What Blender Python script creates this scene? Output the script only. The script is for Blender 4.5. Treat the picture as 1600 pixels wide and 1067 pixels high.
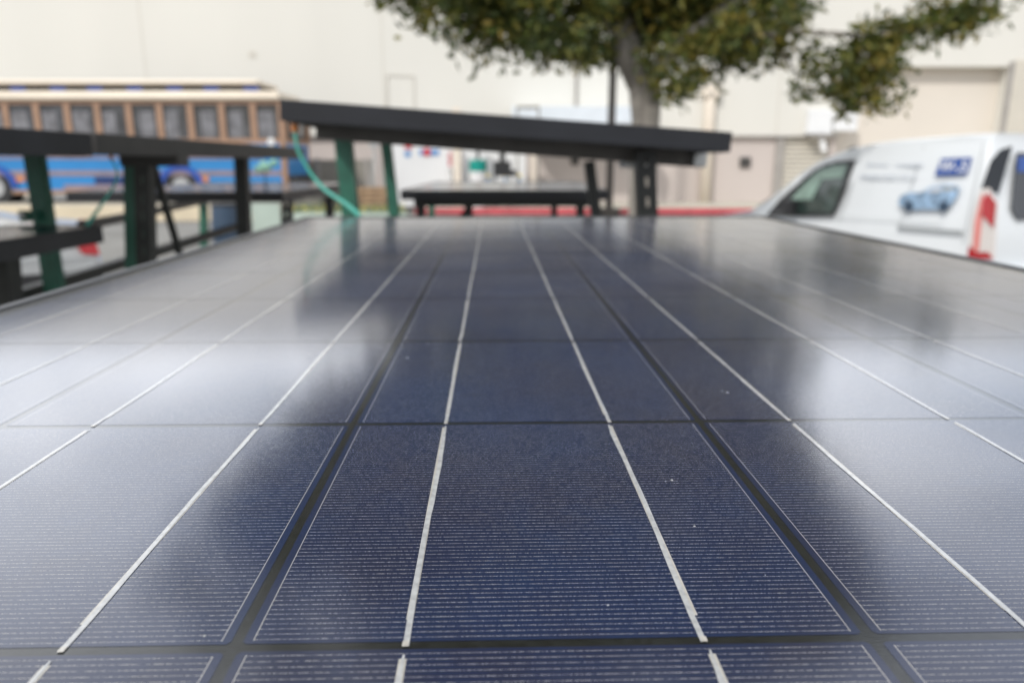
import bpy, bmesh, math, random
from mathutils import Vector, Matrix, noise as mnoise
R = math.radians
random.seed(7)
scene = bpy.context.scene
for o in list(bpy.data.objects): bpy.data.objects.remove(o)

# ------------------------------------------------------------------ camera
EYE = 1.55; PITCH = 13.7; FPX = 1148.0
cam = bpy.data.cameras.new("camera"); camo = bpy.data.objects.new("camera", cam)
scene.collection.objects.link(camo); scene.camera = camo
camo.location = (0, 0, EYE); camo.rotation_euler = (R(90 - PITCH), 0, 0)
cam.sensor_width = 36; cam.lens = FPX / 1600 * 36
cam.clip_start = 0.02; cam.clip_end = 2000
cam.dof.use_dof = True; cam.dof.focus_distance = 0.235; cam.dof.aperture_fstop = 9.5
cam.dof.aperture_blades = 8
# ------------------------------------------------------------------ sky, sun, exposure
SUN_EL = 40.0; SUN_AZ = 32.0          # sun to the left of and behind the camera
sun_dir = Vector((-math.sin(R(SUN_AZ)) * math.cos(R(SUN_EL)), -math.cos(R(SUN_AZ)) * math.cos(R(SUN_EL)), math.sin(R(SUN_EL))))
w = bpy.data.worlds.new("World"); scene.world = w; w.use_nodes = True
nt = w.node_tree; nt.nodes.clear()
out = nt.nodes.new("ShaderNodeOutputWorld"); bg = nt.nodes.new("ShaderNodeBackground")
sky = nt.nodes.new("ShaderNodeTexSky"); sky.sky_type = 'NISHITA'; sky.sun_disc = False
sky.sun_elevation = R(SUN_EL); sky.sun_rotation = math.atan2(sun_dir.x, sun_dir.y)
sky.dust_density = 2.0; sky.air_density = 1.0
tc = nt.nodes.new("ShaderNodeTexCoord"); nz = nt.nodes.new("ShaderNodeTexNoise")
nz.inputs['Scale'].default_value = 2.2; nz.inputs['Detail'].default_value = 6
rp = nt.nodes.new("ShaderNodeValToRGB"); rp.color_ramp.elements[0].position = 0.22; rp.color_ramp.elements[1].position = 0.50
mx = nt.nodes.new("ShaderNodeMix"); mx.data_type = 'RGBA'
mp = nt.nodes.new("ShaderNodeMapping"); mp.inputs['Scale'].default_value = (1, 1, 2.6)
nt.links.new(tc.outputs['Generated'], mp.inputs['Vector']); nt.links.new(mp.outputs[0], nz.inputs['Vector'])
nt.links.new(nz.outputs['Fac'], rp.inputs['Fac']); nt.links.new(rp.outputs['Color'], mx.inputs['Factor'])
nt.links.new(sky.outputs[0], mx.inputs['A']); sp = nt.nodes.new("ShaderNodeSeparateXYZ"); nt.links.new(tc.outputs['Generated'], sp.inputs[0])
mr_ = nt.nodes.new("ShaderNodeMapRange"); mr_.interpolation_type = 'SMOOTHSTEP'
mr_.inputs['From Min'].default_value = 0.66; mr_.inputs['From Max'].default_value = 0.20
nt.links.new(sp.outputs['Z'], mr_.inputs['Value'])          # brightest low over the building, paler overhead
my_ = nt.nodes.new("ShaderNodeMapRange"); my_.interpolation_type = 'SMOOTHSTEP'; my_.inputs['From Min'].default_value = 0.2; my_.inputs['From Max'].default_value = 0.75
nt.links.new(sp.outputs['Y'], my_.inputs['Value'])
mm_ = nt.nodes.new("ShaderNodeMath"); mm_.operation = 'MULTIPLY'; nt.links.new(mr_.outputs[0], mm_.inputs[0]); nt.links.new(my_.outputs[0], mm_.inputs[1])
bc = nt.nodes.new("ShaderNodeMix"); bc.data_type = 'RGBA'; nt.links.new(mm_.outputs[0], bc.inputs['Factor'])
bc.inputs['A'].default_value = (7.0, 7.2, 7.5, 1); bc.inputs['B'].default_value = (20.5, 21, 21.8, 1)   # thin bright cloud beyond the building
nt.links.new(bc.outputs['Result'], mx.inputs['B'])
nt.links.new(mx.outputs['Result'], bg.inputs['Color']); bg.inputs['Strength'].default_value = 0.125
nt.links.new(bg.outputs[0], out.inputs[0])
sl = bpy.data.lights.new("sun", 'SUN'); sl.energy = 1.7; sl.angle = R(3.0); sl.color = (1, 0.965, 0.91)
so = bpy.data.objects.new("sun", sl); scene.collection.objects.link(so)
so.rotation_euler = sun_dir.to_track_quat('Z', 'Y').to_euler(); so.location = (-10, -6, 12)
vs = scene.view_settings; vs.view_transform = 'Standard'; vs.look = 'None'; vs.gamma = 1; vs.use_curve_mapping = False
vs.exposure = 0.36

# ------------------------------------------------------------------ projection helpers (a pixel of the photo at a real distance)
CP, SP = math.cos(R(PITCH)), math.sin(R(PITCH))
def ray(px, py):
    u = (px - 800) / FPX; v = (533.5 - py) / FPX
    return Vector((u, CP + v * SP, -SP + v * CP))
EYEV = Vector((0, 0, EYE))
def atY(px, py, Y): d = ray(px, py); return EYEV + d * (Y / d.y)
def atZ(px, py, z): d = ray(px, py); return EYEV + d * ((z - EYE) / d.z)
def atP(px, py, p, n): d = ray(px, py); return EYEV + d * ((p - EYEV).dot(n) / d.dot(n))

# ------------------------------------------------------------------ materials
def mat(name, col, rough=0.6, metal=0.0, var=0.0, vscale=3.0, bump=0.0, bscale=60.0, spec=0.5, coat=0.0, alpha=None, streak=False):
    m = bpy.data.materials.new(name); m.use_nodes = True; n = m.node_tree; b = n.nodes['Principled BSDF']
    b.inputs['Base Color'].default_value = (*col, 1); b.inputs['Roughness'].default_value = rough
    b.inputs['Metallic'].default_value = metal; b.inputs['Specular IOR Level'].default_value = spec
    b.inputs['Coat Weight'].default_value = coat
    t = n.nodes.new("ShaderNodeTexCoord")
    if var > 0:
        z = n.nodes.new("ShaderNodeTexNoise"); z.inputs['Scale'].default_value = vscale; z.inputs['Detail'].default_value = 7
        if streak:
            q = n.nodes.new("ShaderNodeMapping"); q.inputs['Scale'].default_value = (1, 1, 0.18)
            n.links.new(t.outputs['Object'], q.inputs[0]); n.links.new(q.outputs[0], z.inputs['Vector'])
        else: n.links.new(t.outputs['Object'], z.inputs['Vector'])
        r = n.nodes.new("ShaderNodeValToRGB"); e = r.color_ramp.elements
        e[0].position = 0.3; e[1].position = 0.7
        e[0].color = (*[c * (1 - var) for c in col], 1); e[1].color = (*[min(1, c * (1 + var)) for c in col], 1)
        n.links.new(z.outputs['Fac'], r.inputs[0]); n.links.new(r.outputs[0], b.inputs['Base Color'])
    if bump > 0:
        z2 = n.nodes.new("ShaderNodeTexNoise"); z2.inputs['Scale'].default_value = bscale; z2.inputs['Detail'].default_value = 4
        n.links.new(t.outputs['Object'], z2.inputs['Vector'])
        bp = n.nodes.new("ShaderNodeBump"); bp.inputs['Strength'].default_value = bump; bp.inputs['Distance'].default_value = 0.01
        n.links.new(z2.outputs['Fac'], bp.inputs['Height']); n.links.new(bp.outputs[0], b.inputs['Normal'])
    return m

GLASS_ROUGH = 0.125
def math_node(n, op, a, b=None, clamp=False):
    k = n.nodes.new("ShaderNodeMath"); k.operation = op; k.use_clamp = clamp
    for i, v in enumerate((a, b)):
        if v is None: continue
        if isinstance(v, (int, float)): k.inputs[i].default_value = v
        else: n.links.new(v, k.inputs[i])
    return k.outputs[0]
def glass_bump(n, b, strength=0.03):
    g = n.nodes.new("ShaderNodeNewGeometry")
    z = n.nodes.new("ShaderNodeTexNoise"); z.inputs['Scale'].default_value = 1500; z.inputs['Detail'].default_value = 0
    n.links.new(g.outputs['Position'], z.inputs['Vector'])
    bp = n.nodes.new("ShaderNodeBump"); bp.inputs['Strength'].default_value = strength; bp.inputs['Distance'].default_value = 0.00025
    n.links.new(z.outputs['Fac'], bp.inputs['Height']); n.links.new(bp.outputs[0], b.inputs['Normal'])
    return g
DUST_TAU = 0.0095
def dust_film(n, b):
    # thin dust on the glass: the flatter you look along it, the more dust the ray crosses
    g = n.nodes.new("ShaderNodeNewGeometry"); vd = n.nodes.new("ShaderNodeVectorMath"); vd.operation = 'DOT_PRODUCT'
    n.links.new(g.outputs['True Normal'], vd.inputs[0]); n.links.new(g.outputs['Incoming'], vd.inputs[1])
    c = math_node(n, 'MAXIMUM', math_node(n, 'ABSOLUTE', vd.outputs['Value']), 0.02)
    z = n.nodes.new("ShaderNodeTexNoise"); z.inputs['Scale'].default_value = 9; z.inputs['Detail'].default_value = 6
    n.links.new(g.outputs['Position'], z.inputs['Vector'])
    tau = math_node(n, 'MULTIPLY', math_node(n, 'ADD', math_node(n, 'MULTIPLY', z.outputs['Fac'], 1.6), 0.2), -DUST_TAU)
    f = math_node(n, 'SUBTRACT', 1.0, math_node(n, 'EXPONENT', math_node(n, 'DIVIDE', tau, c)), True)
    d = n.nodes.new("ShaderNodeBsdfDiffuse"); d.inputs['Color'].default_value = (.50, .49, .475, 1)
    ms = n.nodes.new("ShaderNodeMixShader"); o = n.nodes['Material Output']
    n.links.new(f, ms.inputs[0]); n.links.new(b.outputs[0], ms.inputs[1]); n.links.new(d.outputs[0], ms.inputs[2]); n.links.new(ms.outputs[0], o.inputs[0])
def laminate(name, col, var=0.0, rough=GLASS_ROUGH):
    m = bpy.data.materials.new(name); m.use_nodes = True; n = m.node_tree; b = n.nodes['Principled BSDF']
    b.inputs['Base Color'].default_value = (*col, 1); b.inputs['Roughness'].default_value = rough; b.inputs['IOR'].default_value = 1.80
    g = glass_bump(n, b)
    if var:
        z = n.nodes.new("ShaderNodeTexNoise"); z.inputs['Scale'].default_value = 420; z.inputs['Detail'].default_value = 3
        n.links.new(g.outputs['Position'], z.inputs['Vector'])
        r = n.nodes.new("ShaderNodeValToRGB"); e = r.color_ramp.elements; e[0].position = .35; e[1].position = .65
        e[0].color = (*[c * (1 - var) for c in col], 1); e[1].color = (*[min(1, c * (1 + var)) for c in col], 1)
        n.links.new(z.outputs['Fac'], r.inputs[0]); n.links.new(r.outputs[0], b.inputs['Base Color'])
    dust_film(n, b)
    return m
def cell_material():
    m = bpy.data.materials.new("blue_silicon"); m.use_nodes = True; n = m.node_tree; b = n.nodes['Principled BSDF']
    b.inputs['Roughness'].default_value = GLASS_ROUGH; b.inputs['IOR'].default_value = 1.80
    g = glass_bump(n, b)
    t = n.nodes.new("ShaderNodeTexCoord"); s = n.nodes.new("ShaderNodeSeparateXYZ"); n.links.new(t.outputs['Object'], s.inputs[0])
    X, Y = s.outputs[0], s.outputs[1]
    # crystal grains and a slow blue to violet drift
    v1 = n.nodes.new("ShaderNodeTexVoronoi"); v1.inputs['Scale'].default_value = 95; n.links.new(g.outputs['Position'], v1.inputs['Vector'])
    z1 = n.nodes.new("ShaderNodeTexNoise"); z1.inputs['Scale'].default_value = 11; z1.inputs['Detail'].default_value = 3; n.links.new(g.outputs['Position'], z1.inputs['Vector'])
    sv = n.nodes.new("ShaderNodeSeparateColor"); n.links.new(v1.outputs['Color'], sv.inputs[0])
    oi = n.nodes.new("ShaderNodeObjectInfo")
    f = math_node(n, 'MULTIPLY', sv.outputs[0], 0.12)
    f = math_node(n, 'ADD', f, math_node(n, 'MULTIPLY', z1.outputs['Fac'], 0.8))
    f = math_node(n, 'ADD', f, math_node(n, 'MULTIPLY', oi.outputs['Random'], 0.25))
    r = n.nodes.new("ShaderNodeValToRGB"); e = r.color_ramp.elements
    e[0].position = .3; e[0].color = (0.004, 0.019, 0.070, 1); e[1].position = .95; e[1].color = (0.010, 0.011, 0.034, 1)
    n.links.new(f, r.inputs[0])
    # fingers: 61 printed lines 2.55 mm apart, broken into dashes
    ph = math_node(n, 'DIVIDE', Y, 0.002106); fr = math_node(n, 'FRACT', math_node(n, 'ADD', ph, 100.5))
    dist = math_node(n, 'ABSOLUTE', math_node(n, 'SUBTRACT', fr, 0.5))
    line = math_node(n, 'LESS_THAN', dist, 0.038)
    wn = n.nodes.new("ShaderNodeTexNoise"); wn.noise_dimensions = '3D'; wn.inputs['Scale'].default_value = 1; wn.inputs['Detail'].default_value = 4; wn.inputs['Roughness'].default_value = .7
    cb = n.nodes.new("ShaderNodeCombineXYZ")
    n.links.new(math_node(n, 'MULTIPLY', X, 1700), cb.inputs[0]); n.links.new(math_node(n, 'MULTIPLY', math_node(n, 'FLOOR', math_node(n, 'ADD', ph, 100.5)), 7.3), cb.inputs[1])
    n.links.new(math_node(n, 'MULTIPLY', oi.outputs['Random'], 90), cb.inputs[2])
    n.links.new(cb.outputs[0], wn.inputs['Vector'])
    wr = n.nodes.new("ShaderNodeValToRGB"); we = wr.color_ramp.elements; we[0].position = .40; we[0].color = (.05, .05, .05, 1); we[1].position = .60; we[1].color = (.72, .72, .72, 1)
    n.links.new(wn.outputs['Fac'], wr.inputs[0])
    ax = math_node(n, 'ABSOLUTE', X); ay = math_node(n, 'ABSOLUTE', Y)
    inside = math_node(n, 'MULTIPLY', math_node(n, 'LESS_THAN', ax, 0.0751), math_node(n, 'LESS_THAN', ay, 0.0762))
    fing = math_node(n, 'MULTIPLY', math_node(n, 'MULTIPLY', line, wr.outputs[0]), inside)
    edge = math_node(n, 'LESS_THAN', math_node(n, 'ABSOLUTE', math_node(n, 'SUBTRACT', ax, 0.0751)), 0.00011)
    edge = math_node(n, 'MULTIPLY', math_node(n, 'MULTIPLY', edge, 0.55), math_node(n, 'LESS_THAN', ay, 0.0762))
    tot = math_node(n, 'MAXIMUM', fing, edge, True)
    mxn = n.nodes.new("ShaderNodeMix"); mxn.data_type = 'RGBA'
    n.links.new(tot, mxn.inputs['Factor']); n.links.new(r.outputs[0], mxn.inputs['A']); mxn.inputs['B'].default_value = (.70, .66, .58, 1)
    n.links.new(mxn.outputs['Result'], b.inputs['Base Color']); dust_film(n, b)
    return m

M = {}
M['cell'] = cell_material()
M['ribbon'] = laminate("ribbon", (0.40, 0.405, 0.405), 0.15)
M['print'] = laminate("printed_silver", (0.44, 0.42, 0.38), 0.1)
M['sheet'] = laminate("black_backsheet", (0.008, 0.009, 0.009), 0.5)
M['dust'] = mat("dust", (0.34, 0.34, 0.32), 0.9)
M['frame'] = mat("black_anodised", (0.013, 0.014, 0.018), 0.42, 0.0, 0.25, 9, 0.03, 200, spec=0.4)
M['frame_warm'] = mat("black_anodised_dusty", (0.032, 0.030, 0.028), 0.5, 0.0, 0.2, 12)
M['rail_grey'] = mat('grey_brown_strut', (0.085, 0.080, 0.074), 0.5, 0, 0.25, 14)
M['under'] = mat("grey_backsheet", (0.055, 0.055, 0.058), 0.6, var=.15, vscale=6)
M['face'] = mat("panel_glass_face", (0.012, 0.016, 0.035), 0.14, bump=0.02, bscale=300)
M['green'] = mat("green_strut_paint", (0.022, 0.125, 0.085), 0.42, 0, 0.2, 25, 0.05, 120)
M['black_strut'] = mat("black_strut_paint", (0.014, 0.016, 0.015), 0.45, 0, 0.25, 25, 0.05, 120)
M['galv'] = mat("galvanised_steel", (0.42, 0.43, 0.43), 0.42, 0.6, 0.12, 15)
M['teal'] = mat("teal_cable_jacket", (0.08, 0.42, 0.34), 0.4)
M['orange'] = mat("orange_plastic", (0.62, 0.24, 0.08), 0.5)
M['mint'] = mat("mint_film", (0.35, 0.62, 0.50), 0.25, var=.4, vscale=40)
M['asphalt'] = mat("worn_asphalt", (0.23, 0.225, 0.21), 0.9, 0, 0.22, 0.7, 0.3, 30)
M['concrete'] = mat("pale_concrete", (0.50, 0.47, 0.40), 0.85, 0, 0.12, 1.5, 0.2, 30)
M['cream_conc'] = mat("cream_painted_concrete", (0.66, 0.57, 0.42), 0.8, 0, 0.10, 1.2, 0.15, 30)
M['red_kerb'] = mat("red_kerb_paint", (0.50, 0.055, 0.075), 0.6, 0, 0.2, 2.5, 0.1, 30)
M['wall'] = mat("warm_white_stucco", (0.70, 0.685, 0.635), 0.9, 0, 0.035, 0.25, 0.15, 40, streak=True)
M['wall_low'] = mat("pinkish_grey_stucco", (0.55, 0.49, 0.46), 0.9, 0, 0.05, 0.4, 0.15, 40, streak=True)
M['wall_niche'] = mat("peach_stucco", (0.70, 0.645, 0.575), 0.9, 0, 0.03, 0.4, 0.15, 40)
M['trim'] = mat("grey_trim_paint", (0.34, 0.32, 0.30), 0.7, var=.1)
M['seam'] = mat("seam_sealant", (0.60, 0.57, 0.51), 0.9)
M['shutter'] = mat("ivory_slats", (0.66, 0.62, 0.54), 0.6, var=.04)
M['pipe'] = mat("cream_pipe_paint", (0.78, 0.70, 0.60), 0.6)
M['darkvent'] = mat("dark_vent", (0.05, 0.048, 0.045), 0.6)
M['white'] = mat("white_paint", (0.78, 0.79, 0.80), 0.4, var=.03, vscale=1)
M['cloth'] = mat("white_awning_sheet", (0.74, 0.80, 0.86), 0.6, var=.04)
M['tealbin'] = mat("teal_plastic", (0.0, 0.28, 0.23), 0.45)
M['blackplastic'] = mat("black_plastic", (0.02, 0.02, 0.022), 0.5, var=.2)
M['rubber'] = mat("tyre_rubber", (0.018, 0.018, 0.018), 0.85, var=.2, vscale=12)
M['rim'] = mat("alloy_rim", (0.50, 0.51, 0.52), 0.35, 0.5)
M['bark'] = mat("grey_bark", (0.235, 0.215, 0.19), 0.95, 0, 0.35, 9, 0.6, 35, streak=True)
M['pole'] = mat("dark_brown_steel", (0.035, 0.030, 0.026), 0.5, var=.15)
M['bus_cream'] = mat("cream_enamel", (0.72, 0.635, 0.52), 0.35, var=.05, vscale=1)
M['bronze'] = mat("bronze_enamel", (0.36, 0.22, 0.145), 0.4, var=.12, vscale=3)
M['bus_blue'] = mat("bus_blue_enamel", (0.025, 0.215, 0.52), 0.28, var=.08, vscale=1)
M['bus_arch'] = mat("bus_royal_blue", (0.02, 0.075, 0.36), 0.3)
M['bus_navy'] = mat("bus_navy", (0.012, 0.028, 0.12), 0.3)
M['bus_stripe'] = mat("bus_mauve_stripe", (0.26, 0.20, 0.22), 0.4, var=.15)
M['bus_glass'] = mat("bus_tinted_glass", (0.055, 0.058, 0.065), 0.12, var=.55, vscale=2.2)
M['curtain'] = mat("grey_interior", (0.17, 0.17, 0.185), 0.7, var=.4, vscale=4)
M['van_white'] = mat("van_white_enamel", (0.72, 0.75, 0.775), 0.3, coat=.3, var=.02, vscale=1)
M['groove'] = mat("grey_rail_trim", (0.36, 0.38, 0.39), 0.5)
M['van_glass'] = mat("green_tinted_glass", (0.035, 0.055, 0.05), 0.06, var=.6, vscale=2.5)
M['dark_glass'] = mat("dark_window_glass", (0.05, 0.055, 0.065), 0.10)
M['reflection_green'] = mat("pale_green_reflected_cab", (0.20, 0.30, 0.25), 0.25, var=.35, vscale=3)
M['blue_label'] = mat("blue_decal", (0.028, 0.085, 0.33), 0.4)
M['faint'] = mat("faded_grey_decal", (0.50, 0.54, 0.60), 0.5)
M['skyblue'] = mat("pale_blue_decal", (0.25, 0.37, 0.52), 0.4, var=.6, vscale=14)
M['red_lens'] = mat("red_lens", (0.40, 0.006, 0.012), 0.15, coat=.5)
M['pink_lens'] = mat('pale_red_lens', (0.70, 0.22, 0.20), 0.15, coat=.5)
M['clear_lens'] = mat("clear_lens", (0.66, 0.62, 0.60), 0.15, coat=.5)
M['silver'] = mat("silver_car_paint", (0.52, 0.53, 0.53), 0.28, 0.2, coat=.5)
M['drum_blue'] = mat("drum_blue", (0.035, 0.065, 0.11), 0.4, var=.1)
M['yellow'] = mat("yellow_plastic", (0.75, 0.58, 0.12), 0.5)
M['flower'] = mat("yellow_flowers", (0.72, 0.62, 0.16), 0.7)
M['shrub'] = mat("low_shrub_green", (0.13, 0.20, 0.10), 0.7, var=.4, vscale=9)
M['sage'] = mat("pale_green_board", (0.42, 0.50, 0.44), 0.6, var=.1, vscale=2)
M['wood'] = mat("pallet_wood", (0.34, 0.23, 0.14), 0.8, var=.3, vscale=8)
M['sign_red'] = mat("sign_red", (0.55, 0.04, 0.06), 0.5)
M['sign_blue'] = mat("sign_blue", (0.10, 0.28, 0.58), 0.5)
M['taupe'] = mat("taupe_block_wall", (0.25, 0.235, 0.205), 0.85, var=.1, vscale=2)

def leaf_mat():
    m = bpy.data.materials.new("leaves"); m.use_nodes = True; n = m.node_tree; n.nodes.clear()
    o = n.nodes.new("ShaderNodeOutputMaterial"); g = n.nodes.new("ShaderNodeNewGeometry")
    t = n.nodes.new("ShaderNodeTexCoord"); z = n.nodes.new("ShaderNodeTexNoise"); z.inputs['Scale'].default_value = 1.6; z.inputs['Detail'].default_value = 3
    n.links.new(t.outputs['Object'], z.inputs['Vector'])
    f = math_node(n, 'ADD', math_node(n, 'MULTIPLY', g.outputs['Random Per Island'], 0.45), math_node(n, 'MULTIPLY', z.outputs['Fac'], 0.85))
    r = n.nodes.new("ShaderNodeValToRGB"); e = r.color_ramp.elements
    e[0].position = .40; e[0].color = (0.034, 0.052, 0.014, 1); e[1].position = .97; e[1].color = (0.30, 0.22, 0.040, 1)
    a = r.color_ramp.elements.new(.62); a.color = (0.080, 0.110, 0.020, 1); a = r.color_ramp.elements.new(.78); a.color = (0.19, 0.175, 0.030, 1)
    n.links.new(f, r.inputs[0])
    d = n.nodes.new("ShaderNodeBsdfPrincipled"); d.inputs['Roughness'].default_value = .5; n.links.new(r.outputs[0], d.inputs['Base Color'])
    tr = n.nodes.new("ShaderNodeBsdfTranslucent"); n.links.new(r.outputs[0], tr.inputs['Color'])
    ms = n.nodes.new("ShaderNodeMixShader"); ms.inputs[0].default_value = .28
    n.links.new(d.outputs[0], ms.inputs[1]); n.links.new(tr.outputs[0], ms.inputs[2]); n.links.new(ms.outputs[0], o.inputs[0])
    return m
M['leaf'] = leaf_mat()

# ------------------------------------------------------------------ object helpers
COL = scene.collection
class MB:
    """collects shapes for ONE mesh object"""
    def __init__(s): s.v = []; s.f = []
    def add(s, vs, fs):
        k = len(s.v); s.v += [tuple(v) for v in vs]; s.f += [tuple(i + k for i in f) for f in fs]; return s
    def box(s, a, b, mtx=None):
        x0, y0, z0 = a; x1, y1, z1 = b
        vs = [Vector(p) for p in ((x0,y0,z0),(x1,y0,z0),(x1,y1,z0),(x0,y1,z0),(x0,y0,z1),(x1,y0,z1),(x1,y1,z1),(x0,y1,z1))]
        if mtx: vs = [mtx @ v for v in vs]
        return s.add(vs, [(0,3,2,1),(4,5,6,7),(0,1,5,4),(1,2,6,5),(2,3,7,6),(3,0,4,7)])
    def bar(s, p, q, wx, wy, up=(0, 1, 0)):
        p, q = Vector(p), Vector(q); d = (q - p).normalized(); u = Vector(up)
        a = d.cross(u).normalized(); b = a.cross(d).normalized()
        vs = [o + a * i * wx / 2 + b * j * wy / 2 for o in (p, q) for i, j in ((-1,-1),(1,-1),(1,1),(-1,1))]
        return s.add(vs, [(0,3,2,1),(4,5,6,7),(0,1,5,4),(1,2,6,5),(2,3,7,6),(3,0,4,7)])
    def tube(s, pts, rad, n=10, caps=True):
        pts = [Vector(p) for p in pts]; rs = rad if isinstance(rad, (list, tuple)) else [rad] * len(pts)
        rings = []; prev = None
        for i, p in enumerate(pts):
            d = (pts[min(i + 1, len(pts) - 1)] - pts[max(i - 1, 0)]).normalized()
            if prev is None: a = d.orthogonal().normalized()
            else: a = (prev - d * prev.dot(d)).normalized()
            prev = a; b = d.cross(a)
            rings.append([p + (a * math.cos(t) + b * math.sin(t)) * rs[i] for t in [2 * math.pi * k / n for k in range(n)]])
        vs = [v for r_ in rings for v in r_]; fs = []
        for i in range(len(rings) - 1):
            for k in range(n): fs.append((i*n+k, i*n+(k+1)%n, (i+1)*n+(k+1)%n, (i+1)*n+k))
        if caps: fs += [tuple(reversed(range(n))), tuple((len(rings)-1)*n + k for k in range(n))]
        return s.add(vs, fs)
    def prism(s, poly, fn, d0, d1):
        """polygon (a,b) extruded between depths d0 and d1 through fn(a,b,d)"""
        n = len(poly); vs = [fn(a, b, d0) for a, b in poly] + [fn(a, b, d1) for a, b in poly]
        return s.add(vs, [tuple(range(n)), tuple(reversed(range(n, 2 * n)))] + [(i, i + n, (i + 1) % n + n, (i + 1) % n) for i in range(n)])
    def disc(s, c, axis, r, t, n=24):
        c = Vector(c); axis = Vector(axis).normalized(); return s.tube([c - axis * t / 2, c + axis * t / 2], r, n)
    def build(s, name, m, parent=None, smooth=False, bevel=0):
        me = bpy.data.meshes.new(name); me.from_pydata(s.v, [], s.f)
        b = bmesh.new(); b.from_mesh(me); bmesh.ops.recalc_face_normals(b, faces=b.faces); b.to_mesh(me); b.free()
        me.materials.append(m); o = bpy.data.objects.new(name, me); COL.objects.link(o)
        if parent: o.parent = parent
        if smooth:
            for p in me.polygons: p.use_smooth = True
        if bevel:
            bv = o.modifiers.new("bevel", 'BEVEL'); bv.width = bevel; bv.segments = 2; bv.limit_method = 'ANGLE'
        return o
def tag(o, label=None, cat=None, group=None, kind=None):
    if label: o['label'] = label
    if cat: o['category'] = cat
    if group: o['group'] = group
    if kind: o['kind'] = kind
    return o
def empty(name, loc, rz=0, label=None, cat=None, group=None):
    o = bpy.data.objects.new(name, None); o.empty_display_size = .1; COL.objects.link(o); o.location = loc; o.rotation_euler.z = rz
    return tag(o, label, cat, group)
def tri_text(body, size, name, m, parent, mtx):
    cu = bpy.data.curves.new(name, 'FONT'); cu.body = body; cu.size = size; cu.extrude = 0.002; cu.align_x = 'CENTER'; cu.align_y = 'CENTER'
    cu.offset = size * 0.012
    t = bpy.data.objects.new(name, cu); COL.objects.link(t)
    bpy.context.view_layer.update()
    me = bpy.data.meshes.new_from_object(t.evaluated_get(bpy.context.evaluated_depsgraph_get()))
    bpy.data.objects.remove(t); me.materials.clear(); me.materials.append(m)
    o = bpy.data.objects.new(name, me); COL.objects.link(o); o.parent = parent; o.matrix_local = mtx
    return o

# ================================================================== SETTING
g = MB(); N = 60; S = 260.0
g.add([(-S, -S, 0), (S, -S, 0), (S, S, 0), (-S, S, 0)], [(0, 1, 2, 3)])
tag(g.build('ground', M['asphalt']), kind='structure')
WALLY = 27.0
KY = 22.6
tag(MB().box((-2.95, KY + .16, .004), (34, WALLY, .15)).build('pavement', M['concrete']), kind='structure')
tag(MB().box((-2.95, KY, 0), (34, KY + .157, .185)).build('red_kerb', M['red_kerb'], bevel=.02), 
    'red painted kerb along the pavement in front of the building', 'kerb')
# raised yard the bus stands on, cream retaining kerb
TZ = 0.42
tag(MB().box((-60, 20.35, .004), (-6.25, WALLY - .01, TZ - .004)).build('raised_yard', M['concrete']), kind='structure')
tag(MB().box((-60, 20.10, 0), (-6.25, 20.346, TZ)).build('retaining_kerb', M['cream_conc'], bevel=.02), 
    'long cream painted retaining kerb in front of the blue bus', 'kerb')

# ---------------------------------------------------------------- building
bld = empty('warehouse', (0, WALLY, 0), label='large warm white warehouse with a pinkish lower wall and slatted shutter behind the tree', cat='building')
def bl(v): return (v[0], v[1] - WALLY, v[2])
def bbox(mb, a, b): return mb.box(bl(a), bl(b))
NX0, NX1, NZ = 11.5, 17.2, 4.75
TOPZ = 7.8
u = MB(); bbox(u, (-60, WALLY - .14, 2.44), (NX0, WALLY + .9, TOPZ)); bbox(u, (NX0, WALLY - .14, NZ), (NX1, WALLY + .9, TOPZ)); bbox(u, (NX1, WALLY - .14, 0), (40, WALLY + .9, TOPZ))
u.build('upper_wall', M['wall'], bld)
lw = MB(); bbox(lw, (-60, WALLY, 0), (9.62, WALLY + .88, 2.437)); bbox(lw, (11.28, WALLY, 0), (NX0, WALLY + .88, 2.437)); lw.build('lower_wall', M['wall_low'], bld)
nb = MB(); bbox(nb, (NX0 + .002, WALLY + .38, 0), (NX1 - .002, WALLY + .89, NZ - .002)); nb.build('recess_wall', M['wall_niche'], bld)
MB().box((-60, -.19, 2.40), (NX0, -.143, 2.46)).build('ledge', M['trim'], bld)
pl = MB(); bbox(pl, (9.36, WALLY - .10, .15), (9.66, WALLY - .003, 2.40)); pl.build('pilaster', M['trim'], bld)
sh = MB()
for k in range(14): bbox(sh, (9.66, WALLY + .02, .15 + k * .162), (11.26, WALLY + .14, .15 + (k + .72) * .162))
sh.build('slatted_shutter', M['shutter'], bld)
bb_ = MB(); bbox(bb_, (9.66, WALLY + .145, .15), (11.26, WALLY + .2, 2.42)); bb_.build('shutter_frame', M['trim'], bld)
sd = MB()
for k in range(32): bbox(sd, (NX1 + .12, WALLY - .19, .2 + k * .15), (22.5, WALLY - .143, .2 + k * .15 + .125))
sd.build('siding', M['shutter'], bld)
p0 = atY(1560, 150, WALLY - .2); MB().box((NX1 - .06, -.22, 0), (NX1 + .1, -.143, 4.9)).build('corner_trim', M['trim'], bld)
a = atY(1111, 150, WALLY - .3); MB().tube([(a.x, -.30, .1), (a.x, -.30, a.z - .15), (a.x, -.26, a.z)], .19, 14).build('downpipe', M['pipe'], bld, True)
MB().box((a.x - .28, -.5, a.z - .05), (a.x + .28, -.143, a.z + .35)).build('downpipe_hopper', M['pipe'], bld, bevel=.03)
for px_ in (222, 597, 905, 1225):
    a = atY(px_, 60, WALLY - .15); MB().box((a.x - .02, -.147, 2.47), (a.x + .02, -.1405, TOPZ)).build('panel_seam', M['seam'], bld)
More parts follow.
